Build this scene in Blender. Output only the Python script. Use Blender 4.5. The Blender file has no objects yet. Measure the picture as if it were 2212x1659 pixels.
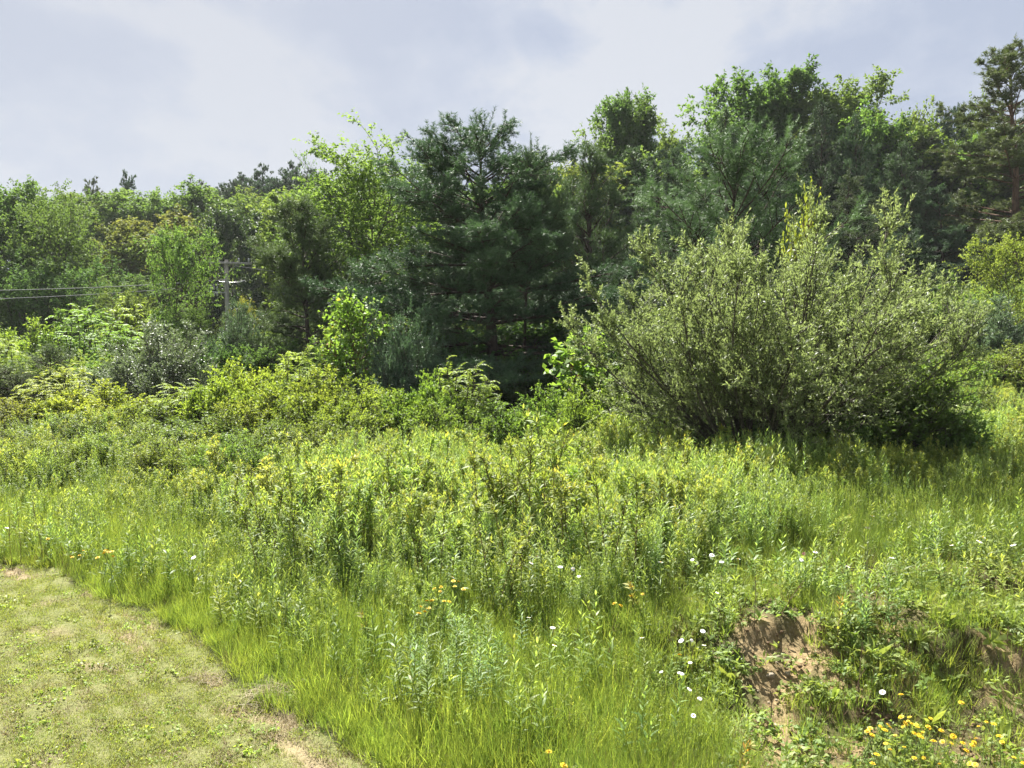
import bpy, math
import numpy as np
from mathutils import Vector

# ------------------------------------------------------------------ camera, sky, sun, exposure
sc = bpy.context.scene
CAMZ = 2.3
PITCH = math.radians(2.74)
cam_d = bpy.data.cameras.new('camera'); cam = bpy.data.objects.new('camera', cam_d)
sc.collection.objects.link(cam); sc.camera = cam
cam_d.sensor_width = 36.0; cam_d.lens = 27.0
cam_d.clip_start = 0.05; cam_d.clip_end = 5000
cam.location = (0, 0, CAMZ); cam.rotation_euler = (math.pi/2 - PITCH, 0, 0)

SUN_AZ, SUN_EL = math.radians(-22), math.radians(53)
sun_d = bpy.data.lights.new('sun', 'SUN'); sun = bpy.data.objects.new('sun', sun_d)
sc.collection.objects.link(sun)
sun_d.energy = 5.0; sun_d.angle = math.radians(0.6); sun_d.color = (1.0, 0.96, 0.90)
sv = Vector((math.sin(SUN_AZ)*math.cos(SUN_EL), math.cos(SUN_AZ)*math.cos(SUN_EL), math.sin(SUN_EL)))
sun.rotation_euler = (-sv).to_track_quat('-Z', 'Y').to_euler()
sun.location = (-20, 30, 60)

world = bpy.data.worlds.new('World'); sc.world = world; world.use_nodes = True
nt = world.node_tree; N = nt.nodes; Lk = nt.links
N.clear()
wo = N.new('ShaderNodeOutputWorld'); bg = N.new('ShaderNodeBackground'); bg.inputs['Strength'].default_value = 0.047
sky = N.new('ShaderNodeTexSky'); sky.sky_type = 'NISHITA'; sky.sun_disc = False
sky.sun_elevation = SUN_EL; sky.sun_rotation = SUN_AZ; sky.air_density = 1.0; sky.dust_density = 1.6
tc = N.new('ShaderNodeTexCoord')
mp = N.new('ShaderNodeMapping'); mp.inputs['Scale'].default_value = (1.0, 0.8, 1.7); mp.inputs['Rotation'].default_value = (0, 0.3, 0.5)
mp.inputs['Location'].default_value = (0.35, 0.2, 0.1)
Lk.new(tc.outputs['Generated'], mp.inputs['Vector'])
n1 = N.new('ShaderNodeTexNoise'); n1.inputs['Scale'].default_value = 4.2; n1.inputs['Detail'].default_value = 9; n1.inputs['Roughness'].default_value = 0.56
n1.inputs['Distortion'].default_value = 0.15
Lk.new(mp.outputs['Vector'], n1.inputs['Vector'])
r1 = N.new('ShaderNodeValToRGB')
r1.color_ramp.elements[0].position = 0.42; r1.color_ramp.elements[0].color = (2.7, 3.04, 3.8, 1)
r1.color_ramp.elements[1].position = 0.585; r1.color_ramp.elements[1].color = (3.95, 4.1, 4.4, 1)
e = r1.color_ramp.elements.new(0.5); e.color = (3.15, 3.45, 4.1, 1)
Lk.new(n1.outputs['Fac'], r1.inputs['Fac'])
# thin bright cloud veil around the hidden sun
dt = N.new('ShaderNodeVectorMath'); dt.operation = 'DOT_PRODUCT'
nv = N.new('ShaderNodeVectorMath'); nv.operation = 'NORMALIZE'
Lk.new(tc.outputs['Generated'], nv.inputs[0]); Lk.new(nv.outputs['Vector'], dt.inputs[0])
dt.inputs[1].default_value = (-0.50, 0.78, 0.37)
mr = N.new('ShaderNodeMapRange'); mr.inputs['From Min'].default_value = 0.80; mr.inputs['From Max'].default_value = 1.0
mr.interpolation_type = 'SMOOTHSTEP'; mr.inputs['To Max'].default_value = 0.5
Lk.new(dt.outputs['Value'], mr.inputs['Value'])
vm = N.new('ShaderNodeMixRGB'); vm.inputs['Color2'].default_value = (3.45, 3.6, 3.95, 1)
Lk.new(mr.outputs['Result'], vm.inputs['Fac']); Lk.new(r1.outputs['Color'], vm.inputs['Color1'])
mx = N.new('ShaderNodeMixRGB'); mx.inputs['Fac'].default_value = 0.93
Lk.new(sky.outputs['Color'], mx.inputs['Color1']); Lk.new(vm.outputs['Color'], mx.inputs['Color2'])
Lk.new(mx.outputs['Color'], bg.inputs['Color']); Lk.new(bg.outputs['Background'], wo.inputs['Surface'])

sc.view_settings.view_transform = 'Standard'; sc.view_settings.look = 'None'
sc.view_settings.exposure = 1.9; sc.view_settings.gamma = 1.0
sc.render.engine = 'CYCLES'
sc.cycles.max_bounces = 6; sc.cycles.diffuse_bounces = 3; sc.cycles.glossy_bounces = 1
sc.cycles.transmission_bounces = 4; sc.cycles.transparent_max_bounces = 4
sc.cycles.caustics_reflective = False; sc.cycles.caustics_refractive = False
sc.cycles.use_denoising = True; sc.cycles.denoising_prefilter = "ACCURATE"
sc.cycles.sample_clamp_direct = 6; sc.cycles.sample_clamp_indirect = 2
sc.render.film_transparent = False

rng = np.random.default_rng(11)
COL = sc.collection

# ------------------------------------------------------------------ picture <-> place helpers (photo read at 2212 x 1659)
FPX, CXP, CYP = 1659.0, 1106.0, 829.5
def ray(px, py):
    a = (px-CXP)/FPX; b = (CYP-py)/FPX
    cp, sp = math.cos(PITCH), math.sin(PITCH)
    return np.array([a, cp+sp*b, -sp+cp*b])
def at_depth(px, py, y):
    d = ray(px, py); return np.array([0, 0, CAMZ]) + d*(y/d[1])
def smooth(t):
    t = np.clip(t, 0, 1); return t*t*(3-2*t)

PX = [-50, 0, 4, 8, 14, 20, 25, 32, 40, 60, 80, 100, 130, 200, 400, 4000]
PZ_R = [0, 0, 0, .04, .14, .55, 1.1, 1.9, 3.0, 7.0, 11.0, 14.5, 18, 22, 24, 24]
PZ_L = [0, 0, 0, .02, .15, .45, .7, .8, .6, 2.2, 7.5, 11.5, 15, 20, 24, 24]
def H0(x, y):
    x = np.asarray(x, float); y = np.asarray(y, float)
    u = x/np.maximum(y, 1.0)
    s = smooth((u+0.40)/0.26)
    z = np.interp(y, PX, PZ_R)*s + np.interp(y, PX, PZ_L)*(1-s)
    bank = .34*smooth((x-.3)/1.5)*smooth((y-4.3)/1.2)*(1-.55*smooth((y-7)/5))
    bank = bank*(1-smooth((y-12)/8))
    right = .115*np.clip(x-5, 0, 60)*smooth((y-9)/10)*(1-.7*smooth((y-40)/30))
    return z + bank + right
def pix_ground(px, py, off=0.0, Hf=None):
    Hf = Hf or H0
    d = ray(px, py); o = np.array([0, 0, CAMZ])
    t = np.linspace(2.5, 60, 4000)
    p = o + d[None]*t[:, None]
    g = p[:, 2] - Hf(p[:, 0], p[:, 1]) - off
    i = np.argmax(g < 0)
    if g[i] >= 0: i = len(t)-1
    return p[i]

# scarps: the small undercut steps of the bank, drawn along the ground
SCARPS = [([(1120,1392),(1250,1412),(1400,1402),(1480,1420)], .07),
          ([(1610,1392),(1700,1372),(1790,1388),(1850,1402)], .06),
          ([(1990,1432),(2100,1418),(2170,1450),(2260,1470)], .10),
          ([(2080,1296),(2150,1280),(2280,1290)], .09),
          ([(1840,1545),(1900,1532),(1960,1540)], .06)]
_SC = []
for pl, hh in SCARPS:
    q = np.array([pix_ground(a, b)[:2] for a, b in pl]); q = q[np.argsort(q[:, 0])]; _SC.append((q, hh))
def Hg(x, y):
    x = np.asarray(x, float); y = np.asarray(y, float)
    z = H0(x, y)
    wob = .05*np.sin(x*17)+.035*np.sin(x*41+1)
    for q, hh in _SC:
        yl = np.interp(x, q[:, 0], q[:, 1]) + wob
        fade = smooth((x-q[0, 0]+.15)/.25)*smooth((q[-1, 0]+.15-x)/.25)
        d = y-yl
        up = smooth((d+.03)/.08)*(1-smooth((d-.15)/1.3))
        dn = smooth((d+.9)/.85)*(1-smooth((d+.03)/.08))
        z = z + fade*(hh*up - .35*hh*dn)
    near = 1-smooth((y-14)/10)
    z = z + near*(.012*np.sin(x*5.1+y*3.3)+.010*np.sin(x*11.7-y*8.2)+.006*np.sin(x*23+y*19))
    return z

LB = np.array([(830,1659),(700,1592),(560,1522),(480,1442),(380,1352),(230,1292),(110,1232),(0,1216)], float)
_lb = np.array([pix_ground(a, b)[:2] for a, b in LB]); _lb = _lb[np.argsort(_lb[:, 1])]
def lawn_sd(x, y):
    yy = np.clip(y, _lb[0, 1], _lb[-1, 1])
    xb = np.interp(yy, _lb[:, 1], _lb[:, 0])
    xb = xb + np.where(y < _lb[0, 1], (_lb[0, 1]-y)*1.3, 0) - np.where(y > _lb[-1, 1], (y-_lb[-1, 1])*3.0, 0)
    return x - xb + .05*np.sin(y*6.3)+.03*np.sin(y*15+x*9)

def seg_dist(x, y, pts):
    d = np.full(np.shape(x), 1e9)
    for (x0, y0), (x1, y1) in zip(pts[:-1], pts[1:]):
        vx, vy = x1-x0, y1-y0
        t = np.clip(((x-x0)*vx+(y-y0)*vy)/(vx*vx+vy*vy+1e-9), 0, 1)
        d = np.minimum(d, np.hypot(x-x0-t*vx, y-y0-t*vy))
    return d
RUTS = [([(205,1335),(262,1365),(325,1420)], .10, 1.0), ([(262,1318),(320,1345),(352,1388)], .07, .9),
        ([(165,1272),(214,1290)], .10, .9), ([(-20,1224),(30,1230),(60,1250)], .12, 1.0), ([(415,1462),(470,1475)], .10, .9),
        ([(480,1532),(560,1545),(625,1565)], .12, .8), ([(600,1592),(650,1630),(700,1670)], .14, .85), ([(40,1300),(140,1310)], .10, .6), ([(180,1440),(240,1450)], .10, .5),
        ([(-10,1485),(22,1492)], .06, .6), ([(60,1360),(150,1380)], .16, .45), ([(330,1345),(390,1360),(445,1405)], .05, .8),
        ([(740,1615),(820,1665)], .05, .8)]
_RU = [(np.array([pix_ground(a, b)[:2] for a, b in p]), w*.72, s) for p, w, s in RUTS]
DIRT = [([(1705,1388),(1722,1420),(1705,1470)], .15, 1.0), ([(1700,1470),(1672,1540),(1665,1600)], .13, .9), ([(1665,1600),(1700,1665)], .20, .9), ([(1640,1420),(1650,1480)], .08, .8),
        ([(1740,1380),(1745,1420)], .10, 1.0), ([(1720,1620),(1800,1665)], .22, .9),
        ([(1850,1548),(1930,1555)], .08, 1.0), ([(1960,1650),(2040,1640),(2140,1640),(2230,1620)], .14, .85), ([(1850,1600),(1900,1640)], .10, .7), ([(1560,1420),(1600,1480)], .06, .6), ([(570,1500),(610,1505)], .12, .8), ([(1900,1440),(1990,1470)], .07, .7), ([(2130,1420),(2200,1445)], .10, .8),
        ([(2120,1288),(2230,1300)], .10, .8), ([(1170,1398),(1380,1410)], .06, .6)]
_DI = [(np.array([pix_ground(a, b)[:2] for a, b in p]), w*.55, s) for p, w, s in DIRT]
def vnoise(x, y, s, seed=0):
    # cheap value noise
    xi = np.floor(x*s); yi = np.floor(y*s); fx = smooth(x*s-xi); fy = smooth(y*s-yi)
    def h(a, b):
        v = np.sin(a*127.1+b*311.7+seed*74.7)*43758.5453
        return v-np.floor(v)
    return (h(xi, yi)*(1-fx)+h(xi+1, yi)*fx)*(1-fy)+(h(xi, yi+1)*(1-fx)+h(xi+1, yi+1)*fx)*fy
def patchy(lst, x, y, amp=1.0):
    v = np.zeros(np.shape(x))
    w = .12*(vnoise(x, y, 6, 3)-.5)+.08*(vnoise(x, y, 17, 4)-.5)
    for p, wd, s in lst:
        v = np.maximum(v, s*(1-smooth((seg_dist(x, y, p)+w*amp-wd*.5)/(wd*.8))))
    return v
rut_f = lambda x, y: patchy(_RU, x, y, .5)
dirt_f = lambda x, y: patchy(_DI, x, y)
bare_f = lambda x, y: np.maximum(dirt_f(x, y), .5*np.maximum(dirt_f(x+.07, y-.16), dirt_f(x+.12, y-.30)))

# ------------------------------------------------------------------ materials
def new_mat(name):
    m = bpy.data.materials.new(name); m.use_nodes = True
    m.node_tree.nodes.clear(); return m, m.node_tree.nodes, m.node_tree.links
def leaf_mat(name, c1, c2, tr=.38, rough=.55, spec=.22, tcol=None, var=.16, c3=None):
    if 'needle' not in name and 'dry' not in name: c1, c2 = [(a*1.02, b*1.02, c*1.12) for a, b, c in (c1, c2)]
    m, n, l = new_mat(name)
    out = n.new('ShaderNodeOutputMaterial'); at = n.new('ShaderNodeAttribute'); at.attribute_name = 'tint'
    rp = n.new('ShaderNodeValToRGB'); el = rp.color_ramp.elements
    el[0].color = (*c1, 1); el[1].color = (*c2, 1)
    if c3: el[1].position = .85; e = el.new(1.0); e.color = (*c3, 1)
    l.new(at.outputs['Fac'], rp.inputs['Fac'])
    oi = n.new('ShaderNodeObjectInfo')
    hs = n.new('ShaderNodeHueSaturation')
    m1 = n.new('ShaderNodeMapRange'); m1.inputs['To Min'].default_value = 1-var; m1.inputs['To Max'].default_value = 1+var
    m2 = n.new('ShaderNodeMapRange'); m2.inputs['To Min'].default_value = .5-.018; m2.inputs['To Max'].default_value = .5+.018
    ml = n.new('ShaderNodeMath'); ml.operation = 'MULTIPLY'; ml.inputs[1].default_value = 7.13
    fr = n.new('ShaderNodeMath'); fr.operation = 'FRACT'
    l.new(oi.outputs['Random'], m1.inputs['Value']); l.new(oi.outputs['Random'], ml.inputs[0]); l.new(ml.outputs[0], fr.inputs[0]); l.new(fr.outputs[0], m2.inputs['Value'])
    l.new(m1.outputs['Result'], hs.inputs['Value']); l.new(m2.outputs['Result'], hs.inputs['Hue']); l.new(rp.outputs['Color'], hs.inputs['Color'])
    mu = n.new('ShaderNodeMixRGB'); mu.blend_type = 'MULTIPLY'; mu.inputs['Fac'].default_value = 1
    l.new(hs.outputs['Color'], mu.inputs['Color1']); l.new(oi.outputs['Color'], mu.inputs['Color2'])
    p = n.new('ShaderNodeBsdfPrincipled'); p.inputs['Roughness'].default_value = rough; p.inputs['Specular IOR Level'].default_value = spec
    l.new(mu.outputs['Color'], p.inputs['Base Color'])
    t = n.new('ShaderNodeBsdfTranslucent')
    tm = n.new('ShaderNodeMixRGB'); tm.blend_type = 'MULTIPLY'; tm.inputs['Fac'].default_value = 1
    tm.inputs['Color2'].default_value = (*(tcol or (1.70, 1.66, .82)), 1)
    l.new(mu.outputs['Color'], tm.inputs['Color1']); l.new(tm.outputs['Color'], t.inputs['Color'])
    ms = n.new('ShaderNodeMixShader'); ms.inputs['Fac'].default_value = tr
    l.new(p.outputs['BSDF'], ms.inputs[1]); l.new(t.outputs['BSDF'], ms.inputs[2]); l.new(ms.outputs['Shader'], out.inputs['Surface'])
    return m
def bark_mat(name, c1, c2, scale=14, rough=.9):
    m, n, l = new_mat(name)
    out = n.new('ShaderNodeOutputMaterial'); p = n.new('ShaderNodeBsdfPrincipled'); p.inputs['Roughness'].default_value = rough
    p.inputs['Specular IOR Level'].default_value = .2
    tx = n.new('ShaderNodeTexCoord'); mp = n.new('ShaderNodeMapping'); mp.inputs['Scale'].default_value = (1, 1, .25)
    no = n.new('ShaderNodeTexNoise'); no.inputs['Scale'].default_value = scale; no.inputs['Detail'].default_value = 5
    rp = n.new('ShaderNodeValToRGB'); rp.color_ramp.elements[0].position = .35; rp.color_ramp.elements[1].position = .68
    rp.color_ramp.elements[0].color = (*c1, 1); rp.color_ramp.elements[1].color = (*c2, 1)
    bp = n.new('ShaderNodeBump'); bp.inputs['Strength'].default_value = .5; bp.inputs['Distance'].default_value = .03
    l.new(tx.outputs['Object'], mp.inputs['Vector']); l.new(mp.outputs['Vector'], no.inputs['Vector']); l.new(no.outputs['Fac'], rp.inputs['Fac'])
    l.new(rp.outputs['Color'], p.inputs['Base Color']); l.new(no.outputs['Fac'], bp.inputs['Height']); l.new(bp.outputs['Normal'], p.inputs['Normal'])
    l.new(p.outputs['BSDF'], out.inputs['Surface']); return m
def ground_mat():
    m, n, l = new_mat('soil_and_turf')
    out = n.new('ShaderNodeOutputMaterial'); p = n.new('ShaderNodeBsdfPrincipled'); p.inputs['Roughness'].default_value = .95
    p.inputs['Specular IOR Level'].default_value = .1
    ge = n.new('ShaderNodeNewGeometry')
    def noise(s, d=6, r=.6):
        no = n.new('ShaderNodeTexNoise'); no.inputs['Scale'].default_value = s; no.inputs['Detail'].default_value = d; no.inputs['Roughness'].default_value = r
        l.new(ge.outputs['Position'], no.inputs['Vector']); return no
    def ramp(src, stops):
        r = n.new('ShaderNodeValToRGB'); el = r.color_ramp.elements
        for i, (q, c) in enumerate(stops):
            e = el[i] if i < 2 else el.new(q)
            e.position = q; e.color = (*c, 1)
        l.new(src, r.inputs['Fac']); return r
    def att(a):
        x = n.new('ShaderNodeAttribute'); x.attribute_name = a; return x
    def mix(f, a, b):
        x = n.new('ShaderNodeMixRGB'); l.new(f, x.inputs['Fac']); l.new(a, x.inputs['Color1']); l.new(b, x.inputs['Color2']); return x
    nb, nf, ng = noise(1.6), noise(26, 8, .7), noise(90, 6, .7)
    wild = ramp(nb.outputs['Fac'], [(.3, (.030, .040, .014)), (.7, (.065, .070, .028))])
    lawn = ramp(nf.outputs['Fac'], [(.3, (.11, .122, .045)), (.6, (.19, .195, .078)), (.75, (.265, .24, .11))])
    dirt = ramp(nf.outputs['Fac'], [(.30, (.13, .088, .044)), (.50, (.28, .205, .108)), (.74, (.44, .34, .195))])
    rut = ramp(ng.outputs['Fac'], [(.3, (.20, .155, .085)), (.7, (.34, .275, .165))])
    c = mix(att('lawn').outputs['Fac'], wild.outputs['Color'], lawn.outputs['Color'])
    c = mix(att('rut').outputs['Fac'], c.outputs['Color'], rut.outputs['Color'])
    c = mix(att('dirt').outputs['Fac'], c.outputs['Color'], dirt.outputs['Color'])
    l.new(c.outputs['Color'], p.inputs['Base Color'])
    bp = n.new('ShaderNodeBump'); bp.inputs['Strength'].default_value = .8; bp.inputs['Distance'].default_value = .03
    l.new(nf.outputs['Fac'], bp.inputs['Height']); l.new(bp.outputs['Normal'], p.inputs['Normal'])
    l.new(p.outputs['BSDF'], out.inputs['Surface']); return m
def plain_mat(name, c, rough=.7, spec=.3, noise=0, metal=0):
    m, n, l = new_mat(name)
    out = n.new('ShaderNodeOutputMaterial'); p = n.new('ShaderNodeBsdfPrincipled'); p.inputs['Roughness'].default_value = rough
    p.inputs['Specular IOR Level'].default_value = spec; p.inputs['Metallic'].default_value = metal
    p.inputs['Base Color'].default_value = (*c, 1)
    if noise:
        no = n.new('ShaderNodeTexNoise'); no.inputs['Scale'].default_value = noise; no.inputs['Detail'].default_value = 4
        tx = n.new('ShaderNodeTexCoord'); l.new(tx.outputs['Object'], no.inputs['Vector'])
        r = n.new('ShaderNodeValToRGB'); r.color_ramp.elements[0].color = (*[v*.6 for v in c], 1); r.color_ramp.elements[1].color = (*[min(1, v*1.35) for v in c], 1)
        r.color_ramp.elements[0].position = .3; r.color_ramp.elements[1].position = .7
        l.new(no.outputs['Fac'], r.inputs['Fac']); l.new(r.outputs['Color'], p.inputs['Base Color'])
    l.new(p.outputs['BSDF'], out.inputs['Surface']); return m

M = dict(
    decid=leaf_mat('broad_leaf', (.085, .138, .036), (.180, .248, .072), spec=.10, rough=.65),
    decid_dk=leaf_mat('dark_broad_leaf', (.045, .085, .034), (.090, .145, .052), tr=.3),
    pine=leaf_mat('pine_needle', (.045, .076, .036), (.118, .164, .082), tr=.22, rough=.55, spec=.25, tcol=(1.3, 1.4, .8)),
    pine_bl=leaf_mat('blue_pine_needle', (.046, .082, .037), (.128, .184, .090), tr=.22, rough=.55, spec=.25, tcol=(1.2, 1.3, .9)),
    pine_ol=leaf_mat('olive_pine_needle', (.070, .098, .038), (.140, .172, .066), tr=.25, tcol=(1.3, 1.3, .8)),
    pine_br=leaf_mat('brownish_pine_needle', (.075, .085, .038), (.135, .148, .068), tr=.22, tcol=(1.3, 1.2, .8)),
    willow=leaf_mat('willow_leaf', (.150, .205, .082), (.262, .328, .145), rough=.48, spec=.35, tr=.48, tcol=(1.32, 1.38, .85)),
    silver=leaf_mat('silvery_leaf', (.135, .185, .100), (.205, .255, .155), rough=.46, spec=.4, tr=.3, tcol=(1.3, 1.4, .8)),
    yel=leaf_mat('yellow_green_leaf', (.130, .195, .036), (.290, .355, .065), tr=.42),
    lime=leaf_mat('lime_leaf', (.090, .155, .028), (.190, .270, .055), tr=.45, c3=(.30, .17, .06)),
    gold=leaf_mat('goldenrod_leaf', (.130, .205, .053), (.290, .378, .112), tr=.45, rough=.5, spec=.3),
    gold_y=leaf_mat('yellow_tipped_leaf', (.145, .212, .046), (.335, .392, .092), tr=.42, c3=(.36, .28, .06)),
    herb=leaf_mat('herb_leaf', (.120, .180, .042), (.245, .305, .080), tr=.38, rough=.5, spec=.2),
    grass=leaf_mat('grass_blade', (.150, .220, .035), (.290, .350, .078), tr=.48, rough=.5, spec=.3, var=.28),
    grass_dk=leaf_mat('dark_grass_blade', (.110, .170, .034), (.205, .270, .062), tr=.38),
    turf=leaf_mat('turf_blade', (.160, .192, .048), (.305, .345, .095), tr=.35),
    straw=leaf_mat('dry_blade', (.16, .122, .068), (.33, .265, .16), tr=.25, tcol=(1.2, 1.1, .8)),
    deadtwig=plain_mat('dead_stalk', (.16, .11, .07), .9, .1, 30),
    bark=bark_mat('grey_bark', (.045, .036, .028), (.125, .105, .082)),
    pbark=bark_mat('pine_bark', (.036, .027, .021), (.092, .068, .050)),
    rbark=bark_mat('red_pine_bark', (.060, .036, .022), (.165, .100, .062)),
    wbark=bark_mat('willow_bark', (.050, .043, .032), (.135, .120, .090), 30),
    stem=plain_mat('green_stem', (.10, .13, .045), .6, .3, 20),
    rstem=plain_mat('reddish_stem', (.13, .085, .045), .7, .2, 20),
    white=plain_mat('white_petal', (.82, .82, .80), .55, .3),
    yellow=plain_mat('yellow_petal', (.80, .52, .02), .5, .3, 60),
    ydisc=plain_mat('yellow_disc', (.62, .36, .02), .8, .2, 80),
    pink=plain_mat('pink_floret', (.48, .16, .30), .7, .2, 60),
    stone=plain_mat('field_stone', (.27, .225, .165), .85, .25, 9),
    clod=plain_mat('soil_clod', (.16, .11, .065), .95, .1, 14),
    pole=bark_mat('weathered_pole', (.24, .225, .205), (.40, .38, .355), 10),
    porc=plain_mat('porcelain', (.36, .37, .38), .3, .5),
    wire=plain_mat('cable', (.16, .165, .165), .6, .3),
)

# ------------------------------------------------------------------ mesh helpers
def fin(tb, cb, names, bark, mat):
    V = np.concatenate(cb.V); h = np.percentile(V[:, 2], 99.7); r = np.hypot(V[:, 0], V[:, 1]); 
    w = 2*np.percentile(np.abs(V[:, 0]-0), 97.5)
    return [(names[0], tb.mesh(names[0], M[bark])), (names[1], cb.mesh(names[1], M[mat]))], h, w
class Buf:
    def __init__(s): s.V = []; s.F4 = []; s.F3 = []; s.T = []; s.n = 0
    def add(s, V, F4=None, F3=None, tint=None):
        V = np.asarray(V, float).reshape(-1, 3)
        if F4 is not None and len(F4): s.F4.append(np.asarray(F4, int).reshape(-1, 4)+s.n)
        if F3 is not None and len(F3): s.F3.append(np.asarray(F3, int).reshape(-1, 3)+s.n)
        s.T.append(np.full(len(V), .5) if tint is None else np.broadcast_to(np.asarray(tint, float), (len(V),)))
        s.V.append(V); s.n += len(V)
    def mesh(s, name, mat, smooth=False):
        me = bpy.data.meshes.new(name)
        V = np.concatenate(s.V) if s.V else np.zeros((0, 3))
        f4 = np.concatenate(s.F4) if s.F4 else np.zeros((0, 4), int); f3 = np.concatenate(s.F3) if s.F3 else np.zeros((0, 3), int)
        nl = f4.size+f3.size
        me.vertices.add(len(V)); me.vertices.foreach_set('co', V.astype(np.float32).ravel())
        me.loops.add(nl); me.loops.foreach_set('vertex_index', np.concatenate([f4.ravel(), f3.ravel()]).astype(np.int32))
        np_ = len(f4)+len(f3); me.polygons.add(np_)
        st = np.concatenate([np.arange(len(f4))*4, f4.size+np.arange(len(f3))*3]).astype(np.int32)
        me.polygons.foreach_set('loop_start', st)
        if smooth: me.polygons.foreach_set('use_smooth', np.ones(np_, bool))
        a = me.attributes.new('tint', 'FLOAT', 'POINT'); a.data.foreach_set('value', np.clip(np.concatenate(s.T), 0, 1).astype(np.float32))
        me.materials.append(mat); me.update(calc_edges=True); return me
def nrm(v): return v/np.maximum(np.linalg.norm(v, axis=-1, keepdims=True), 1e-9)
def perp(T):
    a = np.where(np.abs(T[..., 2:3]) < .9, np.array([0, 0, 1.]), np.array([1., 0, 0]))
    U = nrm(np.cross(T, a)); return U, np.cross(T, U)
def polyl(P0, D0, L, k, wob, trop, r):
    n = len(P0); pts = [P0]; d = nrm(D0)
    tr = np.asarray(trop, float); st = (np.asarray(L)/k)[:, None]
    for i in range(k):
        d = nrm(d + r.normal(0, wob, (n, 3)) + tr); pts.append(pts[-1]+d*st)
    return np.stack(pts, 1)
def samp(poly, idx, t):
    k = poly.shape[1]-1; f = np.clip(t, 0, .9999)*k; i = f.astype(int); f = (f-i)[:, None]
    a = poly[idx, i]; b = poly[idx, i+1]
    return a*(1-f)+b*f, nrm(b-a)
def tube(buf, poly, r0, r1, sides, tint=.5):
    n, k, _ = poly.shape
    T = nrm(poly[:, -1]-poly[:, 0]); U, W = perp(T)
    ang = np.arange(sides)/sides*2*np.pi
    rad = np.asarray(r0).reshape(-1, 1)*(1-np.linspace(0, 1, k))[None]+np.asarray(r1).reshape(-1, 1)*np.linspace(0, 1, k)[None]
    ring = np.cos(ang)[None, :, None]*U[:, None]+np.sin(ang)[None, :, None]*W[:, None]
    V = poly[:, :, None, :]+ring[:, None]*rad[:, :, None, None]
    base = (np.arange(n)*k*sides)[:, None, None]+(np.arange(k-1)*sides)[None, :, None]
    j = np.arange(sides)[None, None]; j2 = (j+1) % sides
    F = np.stack([base+j, base+j2, base+sides+j2, base+sides+j], -1)
    buf.add(V, F.reshape(-1, 4), None, tint)
def kids(poly, cnt, t0, t1, ang, angj, r, az=None, tpow=1.0):
    n = len(poly); idx = np.repeat(np.arange(n), cnt); m = len(idx)
    t = t0+(t1-t0)*r.random(m)**tpow
    P, T = samp(poly, idx, t); U, W = perp(T)
    a = np.asarray(ang)+r.normal(0, angj, m); ph = r.random(m)*2*np.pi if az is None else az
    D = np.cos(a)[:, None]*T+np.sin(a)[:, None]*(np.cos(ph)[:, None]*U+np.sin(ph)[:, None]*W)
    return idx, t, P, D
def leafq(buf, P, D, L, W, tint, r, fold=.22, flat=.7):
    n = len(P); D = nrm(D)
    up = np.array([0, 0, 1.])*flat+r.normal(0, .5, (n, 3))
    S = nrm(np.cross(D, up)); Nn = np.cross(S, D)
    L = np.broadcast_to(L, (n,))[:, None]; W = np.broadcast_to(W, (n,))[:, None]
    mid = P+D*L*.48+Nn*W*fold
    V = np.stack([P, mid-S*W*.5, P+D*L-Nn*W*.15, mid+S*W*.5], 1)
    buf.add(V, np.arange(n*4).reshape(n, 4), None, np.repeat(np.broadcast_to(tint, (n,)), 4))
def ribbon(buf, P, D, L, W, droop, tint, r, segs=3, wprof=None, tipw=.04):
    # P (n,3) base, D direction, droops downward along its length
    n = len(P); D = nrm(D); L = np.broadcast_to(L, (n,)); W = np.broadcast_to(W, (n,)); droop = np.broadcast_to(droop, (n,))
    S = np.cross(D, np.array([0, 0, 1.])); bad = np.linalg.norm(S, axis=1) < .1
    S[bad] = nrm(r.normal(0, 1, (bad.sum(), 3))*[1, 1, .1]) if bad.any() else S[bad]
    S = nrm(S+r.normal(0, .25, (n, 3)))
    ts = np.linspace(0, 1, segs+1)
    wp = wprof if wprof is not None else [max(tipw, 1-t**1.6) for t in ts]
    V = []
    for t, w in zip(ts, wp):
        c = P+D*(L*t)[:, None]; c[:, 2] -= droop*L*t*t
        V += [c-S*(W*w*.5)[:, None], c+S*(W*w*.5)[:, None]]
    V = np.stack(V, 1); b = (np.arange(n)*2*(segs+1))[:, None]
    F = np.stack([np.stack([b[:, 0]+2*i, b[:, 0]+2*i+1, b[:, 0]+2*i+3, b[:, 0]+2*i+2], -1) for i in range(segs)], 1)
    buf.add(V, F.reshape(-1, 4), None, np.repeat(np.broadcast_to(tint, (n,)), 2*(segs+1)))
def needles(buf, poly, per, ln, wd, r, tint, t0=.05, fwd=.75):
    n = len(poly); idx = np.repeat(np.arange(n), per); m = len(idx)
    t = t0+(1-t0)*r.random(m); P, T = samp(poly, idx, t); U, W = perp(T); ph = r.random(m)*2*np.pi
    D = nrm(T*fwd+np.cos(ph)[:, None]*U+np.sin(ph)[:, None]*W); S = nrm(np.cross(D, r.normal(0, 1, (m, 3))))
    l = ln*(.7+.5*r.random(m))[:, None]
    V = np.stack([P-S*wd*.5, P+S*wd*.5, P+D*l], 1)
    buf.add(V, None, np.arange(m*3).reshape(m, 3), np.repeat(np.clip(tint[idx]+r.normal(0, .08, m), 0, 1), 3))

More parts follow.
